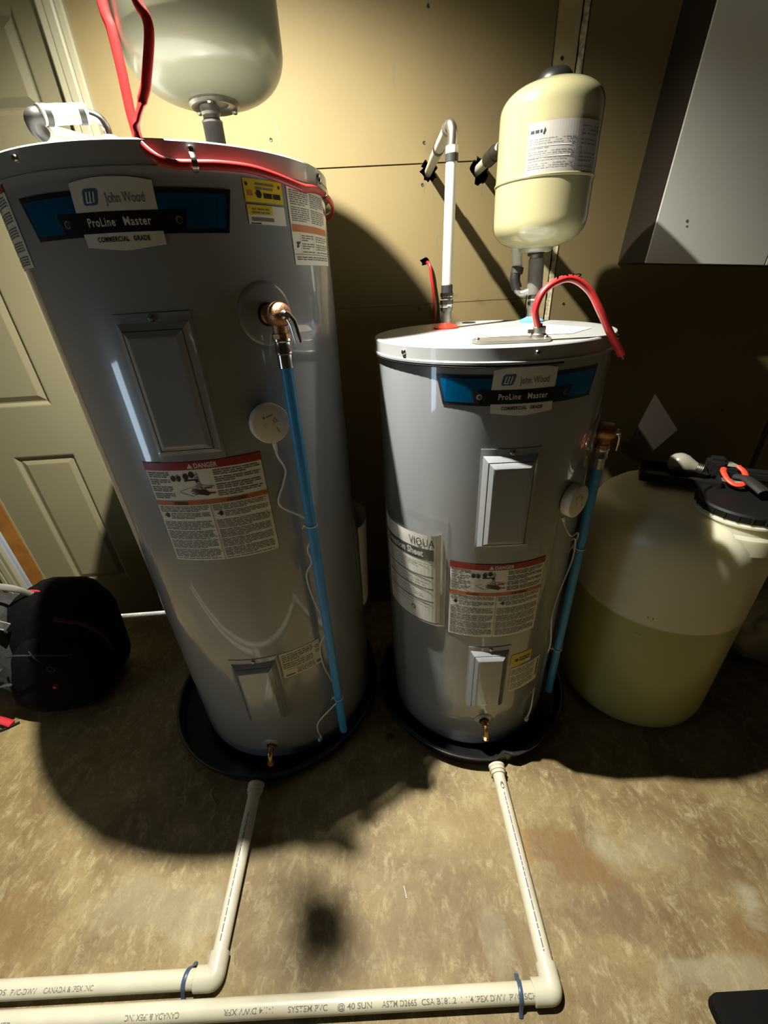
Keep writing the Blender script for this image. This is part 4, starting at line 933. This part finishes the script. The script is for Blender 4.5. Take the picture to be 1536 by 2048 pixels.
# cable out of the ragged hole behind the hot pipe
t = thing('power_cable', 'red cable coming out of the small torn wall hole', 'cable', wp(.196, .02, 1.15))
O = wp(.196, .02, 1.15)
bm = bmesh.new(); sweep(bm, [p - O for p in catmull([wp(.170, -.05, 1.352), wp(.176, -.015, 1.352), wp(.183, .012, 1.345), wp(.188, .018, 1.31), wp(.196, .018, 1.26), wp(.198, .018, 1.20), wp(.196, .018, 1.05)], 8)], .0045, .003, 12, (0, 1, 0)); bobj('sheath', bm, M_red, t)

# ------------------------------------------------------------------ barrel and what lies on it
BC = Vector((.842, 1.0, 0)); BR = .229
t = thing('barrel', 'milky white plastic barrel half full of greenish liquid on the right', 'barrel', BC)
bm = bmesh.new()
prof = [(0, .004), (.16, .004), (.185, 0), (.205, .006), (.222, .028), (BR, .06), (BR, .30), (BR + .001, .60), (BR - .001, .66), (.222, .695), (.208, .722), (.185, .742), (.15, .754), (.10, .760), (0, .762)]
lathe(bm, prof, 96); bobj('body', bm, M_barrel, t, ang=60)
NC = Vector((.060, -.120, -.014))
bm = bmesh.new(); lathe(bm, [(.108, .700), (.106, .742), (.100, .750), (.098, .768), (.104, .771), (.104, .776), (.097, .778), (.097, .790), (.088, .790)], 64, NC); bobj('neck', bm, M_barrel, t, ang=30)
bm = bmesh.new(); lathe(bm, [(.099, .781), (.1005, .784), (.1005, .798), (.097, .803), (.086, .803), (.082, .797), (.04, .796), (0, .796)], 64, NC)
for k in range(24):
    a = 2 * PI * k / 24; c_ = NC + Vector((.1005 * math.cos(a), .1005 * math.sin(a), .79)); lathe(bm, [(.003, -.008), (.003, .007), (0, .008)], 6, c_)
bobj('screw_lid', bm, mat('lid_black', (.006, .006, .006), .55, spec=.25), t, ang=30)
s = Sheet(lambda u, v, l: on(BR + .0008, math.radians(-37) + u / BR, v), [M_ink]); s.disc(0, .470, .003, M_ink, 0, 8, .002); s.disc(.012, .470, .002, M_ink, 0, 8, .003); s.quad(-.02, .402, .0, .4035, M_ink, 0); s.build('scuff_marks', t)['kind'] = 'stuff'

t = thing('jerrycan', 'white plastic jerrycan standing behind the barrel at the right edge', 'canister', (1.11, 1.235, 0))
bm = bmesh.new(); box(bm, (-.10, -.07, 0), (.13, .085, .70), .022); bobj('can_body', bm, mat('canister_plastic', (.46, .44, .34), .4), t, ang=50)
# on the barrel: tray, bulb, red-handled cutter, pale sheet
t = thing('tool_tray', 'black plastic tray with a printed strip lying on the barrel top', 'tray', (.84, 1.045, .764)); t.rotation_euler = (math.radians(0), 0, math.radians(-30))
bm = bmesh.new(); box(bm, (-.095, -.055, .010), (.095, .055, .018), .003)
for a, b in (((-.095, -.055, .010), (-.087, .055, .034)), ((.087, -.055, .010), (.095, .055, .034)), ((-.095, -.055, .010), (.095, -.048, .034)), ((-.095, .048, .010), (.095, .055, .034))): box(bm, a, b, .002)
bobj('tray_body', bm, M_blackp, t)
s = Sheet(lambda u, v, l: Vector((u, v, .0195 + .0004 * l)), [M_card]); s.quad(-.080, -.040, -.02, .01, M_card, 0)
for k in range(6): s.disc(-.07 + .008 * k, -.02, .0022, M_black, 1, 6)
s.build('printed_strip', t)
t = thing('light_bulb', 'loose frosted light bulb lying in the black tray on the barrel', 'light bulb', (.846, 1.058, .815))
d = Vector((.62, -.55, -.10)).normalized()
bm = bmesh.new(); lathe(bm, [(0, -.030), (.012, -.0285), (.022, -.021), (.028, -.009), (.029, 0), (.027, .012), (.021, .024), (.016, .034), (.0135, .040)], 32, (0, 0, 0), d); bobj('globe', bm, M_bulb, t)
bm = bmesh.new(); lathe(bm, [(.0135, .038)] + [(.0128 + (.0012 if k % 2 else 0), .041 + .002 * k) for k in range(9)] + [(.007, .060), (0, .062)], 24, (0, 0, 0), d); bobj('screw_base', bm, M_steel, t)
t = thing('pistol_tool', 'black tool with a bright red loop handle resting beside the barrel lid', 'tool', (.95, .985, .79)); t.rotation_euler = (0, 0, math.radians(-28))
bm = bmesh.new(); box(bm, (-.055, .000, .000), (.13, .035, .026), .006); box(bm, (-.065, .005, .010), (-.02, .045, .050), .008); box(bm, (.03, .030, .002), (.135, .050, .020), .004); bobj('tool_body', bm, M_blackp, t)
bm = bmesh.new(); sweep(bm, catmull([(-.030, -.004, .030), (-.032, -.020, .026), (-.022, -.046, .014), (-.004, -.058, .008), (.012, -.046, .016), (.012, -.018, .030), (.000, .002, .038)], 8), .0072, .0050, 12, (0, 0, 1)); bobj('loop_handle', bm, M_redplastic, t)
t = thing('grip_tool', 'black rubber grip leaning from the red handle onto the barrel lid', 'tool', (.925, .915, .785)); t.rotation_euler = (0, 0, math.radians(-35))
bm = bmesh.new(); sweep(bm, catmull([(-.02, .055, .02), (0, .034, .026), (.016, .005, .024), (.035, -.022, .018)], 8), lambda k: .012 + .006 * k, .009, 14, (0, 0, 1)); bobj('grip', bm, M_blackr, t)
# pale crumpled sheet standing behind
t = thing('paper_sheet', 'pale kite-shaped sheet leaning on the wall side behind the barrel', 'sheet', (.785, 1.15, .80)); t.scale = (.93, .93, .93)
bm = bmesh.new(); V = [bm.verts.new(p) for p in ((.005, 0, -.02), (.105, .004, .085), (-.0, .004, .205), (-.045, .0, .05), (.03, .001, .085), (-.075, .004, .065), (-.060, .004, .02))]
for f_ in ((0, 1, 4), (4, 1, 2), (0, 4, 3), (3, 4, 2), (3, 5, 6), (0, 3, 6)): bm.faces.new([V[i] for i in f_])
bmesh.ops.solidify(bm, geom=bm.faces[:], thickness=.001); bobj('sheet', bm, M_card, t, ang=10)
# rod, bag, box
t = thing('rod', 'thin dark rod leaning against the wall behind the barrel', 'rod', (1.27, 1.26, 0))
bm = bmesh.new(); cyl(bm, (0, 0, 0.004), (.19, .205, 1.12), .0085, 12, 0); bobj('stick', bm, M_rod, t)
t = thing('plastic_bag', 'dim whitish plastic bag slumped behind the barrel', 'bag', (1.42, 1.06, 0))
bm = bmesh.new(); bmesh.ops.create_icosphere(bm, subdivisions=4, radius=1)
for v in bm.verts:
    n_ = noise.fractal(v.co * 2.3, 1, 2, 4) * .22; v.co *= (1 + n_); v.co.x *= .17; v.co.y *= .085; v.co.z = max(-.14, v.co.z * .16) + .141
bobj('crumpled_sack', bm, M_bagwhite, t, ang=80)
t = thing('black_case', 'black hard case at the right edge, in front of the plastic bag', 'case', (1.41, .81, 0)); t.rotation_euler = (0, 0, math.radians(28))
bm = bmesh.new(); box(bm, (-.075, -.09, .02), (.12, .09, .30), .012); bobj('case_body', bm, M_blackp, t)
for x in (-.06, .105):
    for y in (-.07, .07): bm = bmesh.new(); cyl(bm, (x, y, 0), (x, y, .022), .01, 10); bobj('foot', bm, M_blackr, t)
# black thing cut by the bottom right corner
t = thing('floor_mat', 'black rounded tray lying on the floor at the bottom right corner', 'tray', (.70, .155, 0))
bm = bmesh.new(); P_ = []
for sx, sy, a0 in ((1, 1, 0), (-1, 1, 90), (-1, -1, 180), (1, -1, 270)):
    for k in range(7): a = math.radians(a0 + 15 * k); P_.append((sx * .085 + .022 * math.cos(a), sy * .055 + .022 * math.sin(a)))
def ringz(sc, z): return [bm.verts.new((x * sc, y * sc, z)) for x, y in P_]
R_ = [ringz(.97, 0), ringz(1.0, .004), ringz(1.0, .020), ringz(.985, .025), ringz(.95, .027)]
for A, B in zip(R_, R_[1:]):
    for k in range(len(A)): bm.faces.new([A[k], A[(k + 1) % len(A)], B[(k + 1) % len(A)], B[k]])
bm.faces.new(R_[-1]); bm.faces.new(R_[0][::-1]); bobj('moulded_tray', bm, mat('matte_black', (.006, .006, .006), .9, spec=.1), t, ang=40)
# crumbs on the floor
o = tube('wood_splinter', [(-.003, .432, .0014), (0, .42, .0018), (.002, .409, .0014)], .0014, M_whitepipe, n=6); tag(o, 'tiny pale splinter on the lit floor between the pipes', 'splinter')
o = tube('wire_scrap', [(-.556, .690, .001), (-.560, .672, .0016), (-.550, .655, .0016), (-.536, .640, .0016), (-.533, .622, .001)], .0009, M_wire, n=6); tag(o, 'curved scrap of thin wire on the shaded floor left of the upper pipe', 'wire')

# ------------------------------------------------------------------ backpack
t = thing('backpack', 'black backpack with red trim slumped on the floor by the door', 'backpack', (-1.225, 1.09, 0)); t.scale = (1.08, 1.06, 1.10)
def blob(name, m, c, sx, sy, sz, p=3.2, lean=(0, 0), nz=.05, parent=None, seed=0, flat=True):
    bm = bmesh.new(); bmesh.ops.create_icosphere(bm, subdivisions=4, radius=1)
    for v in bm.verts:
        k = (abs(v.co.x) ** p + abs(v.co.y) ** p + abs(v.co.z) ** p) ** (-1 / p); q_ = v.co * k
        q_ *= 1 + noise.fractal(v.co * 1.7 + Vector((seed, 0, 0)), 1, 2, 3) * nz
        z = q_.z
        v.co = Vector((c[0] + q_.x * sx * (1 - .18 * z) + lean[0] * z, c[1] + q_.y * sy * (1 - .12 * z) + lean[1] * z, c[2] + z * sz))
        if flat and v.co.z < .004: v.co.z = .004
    return bobj(name, bm, m, parent or t, ang=80)
blob('main_compartment', M_bag, (.03, .04, .205), .165, .125, .205, 3.0, (.02, .02), .07)
fp = blob('front_pocket', M_bag, (.045, -.055, .155), .145, .075, .145, 2.8, (.02, .02), .06, seed=4)
blob('side_panel', M_bag2, (-.12, -.01, .20), .075, .105, .19, 2.8, (.02, .02), .06, seed=7)
bm = bmesh.new(); sweep(bm, catmull([(-.10, .02, .40), (-.085, .0, .435), (-.045, -.01, .455), (.0, -.005, .44), (.025, .01, .405)], 8), .011, .003, 10, (0, -1, .4)); bobj('grab_handle', bm, M_strap, t)
bm = bmesh.new(); sweep(bm, catmull([(-.24, -.06, .375), (-.19, -.075, .40), (-.12, -.08, .395), (-.06, -.075, .37), (-.02, -.07, .345)], 8), .014, .004, 10, (0, -.3, 1)); sp_ = bobj('shoulder_strap', bm, M_bag2, t)
bm = bmesh.new()
for dy in (-.013, .013): sweep(bm, catmull([(-.24, -.06 + dy, .380), (-.19, -.075 + dy, .405), (-.12, -.08 + dy, .400), (-.06, -.075 + dy, .375), (-.02, -.07 + dy, .350)], 8), .0018, .0018, 6)
bobj('piping', bm, M_strap, sp_)
bm = bmesh.new(); sweep(bm, catmull([(-.02, .03, .405), (.03, .02, .41), (.07, .015, .40), (.09, .01, .385)], 6), .004, .004, 8); bobj('red_piping', bm, M_redf, t)
bm = bmesh.new(); sweep(bm, catmull([(.03, -.10, .275), (.045, -.11, .262), (.06, -.115, .245)], 6), .0022, .0022, 6); bobj('zip_pull', bm, M_bag2, t)
bm = bmesh.new(); R0 = [Vector((.095 + .011 * math.cos(a), -.128, .225 + .011 * math.sin(a))) for a in [k * PI / 10 for k in range(20)]]; sweep(bm, R0, .0018, .0018, 6, (0, 1, 0), closed=True); bobj('pull_ring', bm, M_bag2, t)
for nm, a, b in (('red_tab', (.075, -.138, .150), (.085, -.126, .160)),): 
    bm = bmesh.new(); box(bm, a, b, .001); bobj(nm, bm, M_redf, t)
bm = bmesh.new(); sweep(bm, catmull([(.08, -.135, .055), (.12, -.125, .05), (.155, -.10, .06), (.175, -.06, .08)], 6), .010, .003, 8, (0, 0, 1)); bobj('red_base_trim', bm, M_reddark, t)
bm = bmesh.new(); sweep(bm, catmull([(.12, -.06, .36), (.165, -.03, .31), (.19, -.01, .24), (.195, 0, .16)], 6), .006, .003, 8, (1, 0, 0)); bobj('side_trim', bm, M_reddark, t)
for k, z in enumerate((.30, .235, .17)):
    bm = bmesh.new(); sweep(bm, catmull([(-.215, -.085, z), (-.16, -.118, z - .004), (-.10, -.128, z - .006), (-.055, -.125, z - .004)], 6), .006, .002, 8, (0, 0, 1)); bobj('webbing', bm, M_strap if k == 0 else M_bag2, t)
bm = bmesh.new(); sweep(bm, catmull([(-.03, -.115, .27), (.03, -.135, .295), (.10, -.13, .285), (.15, -.10, .25)], 8), .0025, .0025, 6); bobj('zip', bm, M_bag2, t)
blob('red_toggle', M_redf, (-.222, -.085, .300), .016, .010, .032, 2.2, (.01, 0), .1, flat=False)
bm = bmesh.new(); sweep(bm, catmull([(-.20, -.13, .022), (-.165, -.14, .026), (-.135, -.145, .018), (-.115, -.15, .012)], 6), .012, .004, 10, (0, 0, 1)); bobj('red_strap_end', bm, M_redf, t)
bm = bmesh.new(); sweep(bm, catmull([(-.10, -.14, .006), (-.14, -.165, .006), (-.18, -.175, .006), (-.22, -.17, .006)], 6), .004, .0025, 8, (0, 0, 1)); bobj('black_strap_end', bm, M_blackp, t)

# ------------------------------------------------------------------ ceiling lamp (above the frame) with its pull cord
t = thing('ceiling_lamp', 'bare bulb in a white porcelain lampholder on the ceiling with a pull cord', 'lamp', (LAMP.x, LAMP.y, H))
bm = bmesh.new(); lathe(bm, [(0, -.045), (.022, -.045), (.028, -.040), (.034, -.018), (.055, -.010), (.058, 0), (0, 0)], 40); bobj('lampholder', bm, M_white, t)
bm = bmesh.new(); z_ = LAMP.z - H; lathe(bm, [(0, z_ + .022), (.012, z_ + .024), (.021, z_ + .033), (.026, z_ + .048), (.027, z_ + .065), (.022, z_ + .09), (.014, z_ + .115), (.013, -.045)], 32); bobj('bulb', bm, M_emit, t)
bm = bmesh.new(); px_, py_ = -.301 - LAMP.x, .773 - LAMP.y
sweep(bm, catmull([(.02, -.02, -.03), (.002, -.046, -.06), (.002, -.046, 1.97 - H), (px_ - .012, py_ + .028, 1.90 - H), (px_ - .004, py_ + .010, 1.865 - H)], 6), .0026, None, 6); 
sweep(bm, [Vector((px_ + .011 * math.cos(a), py_, 1.848 - H + .014 * math.sin(a))) for a in [k * PI / 8 for k in range(16)]], .0022, None, 6, closed=True)
sweep(bm, [(px_, py_, 1.835 - H), (px_, py_, 1.80 - H)], .004, None, 6); lathe(bm, [(0, .02), (.006, .016), (.011, .002), (.0125, -.014), (.008, -.022), (0, -.024)], 20, (px_ + .001, py_ - .001, 1.785 - H), (-.28, .5, .85)); bobj('pull_cord', bm, M_blackp, t)
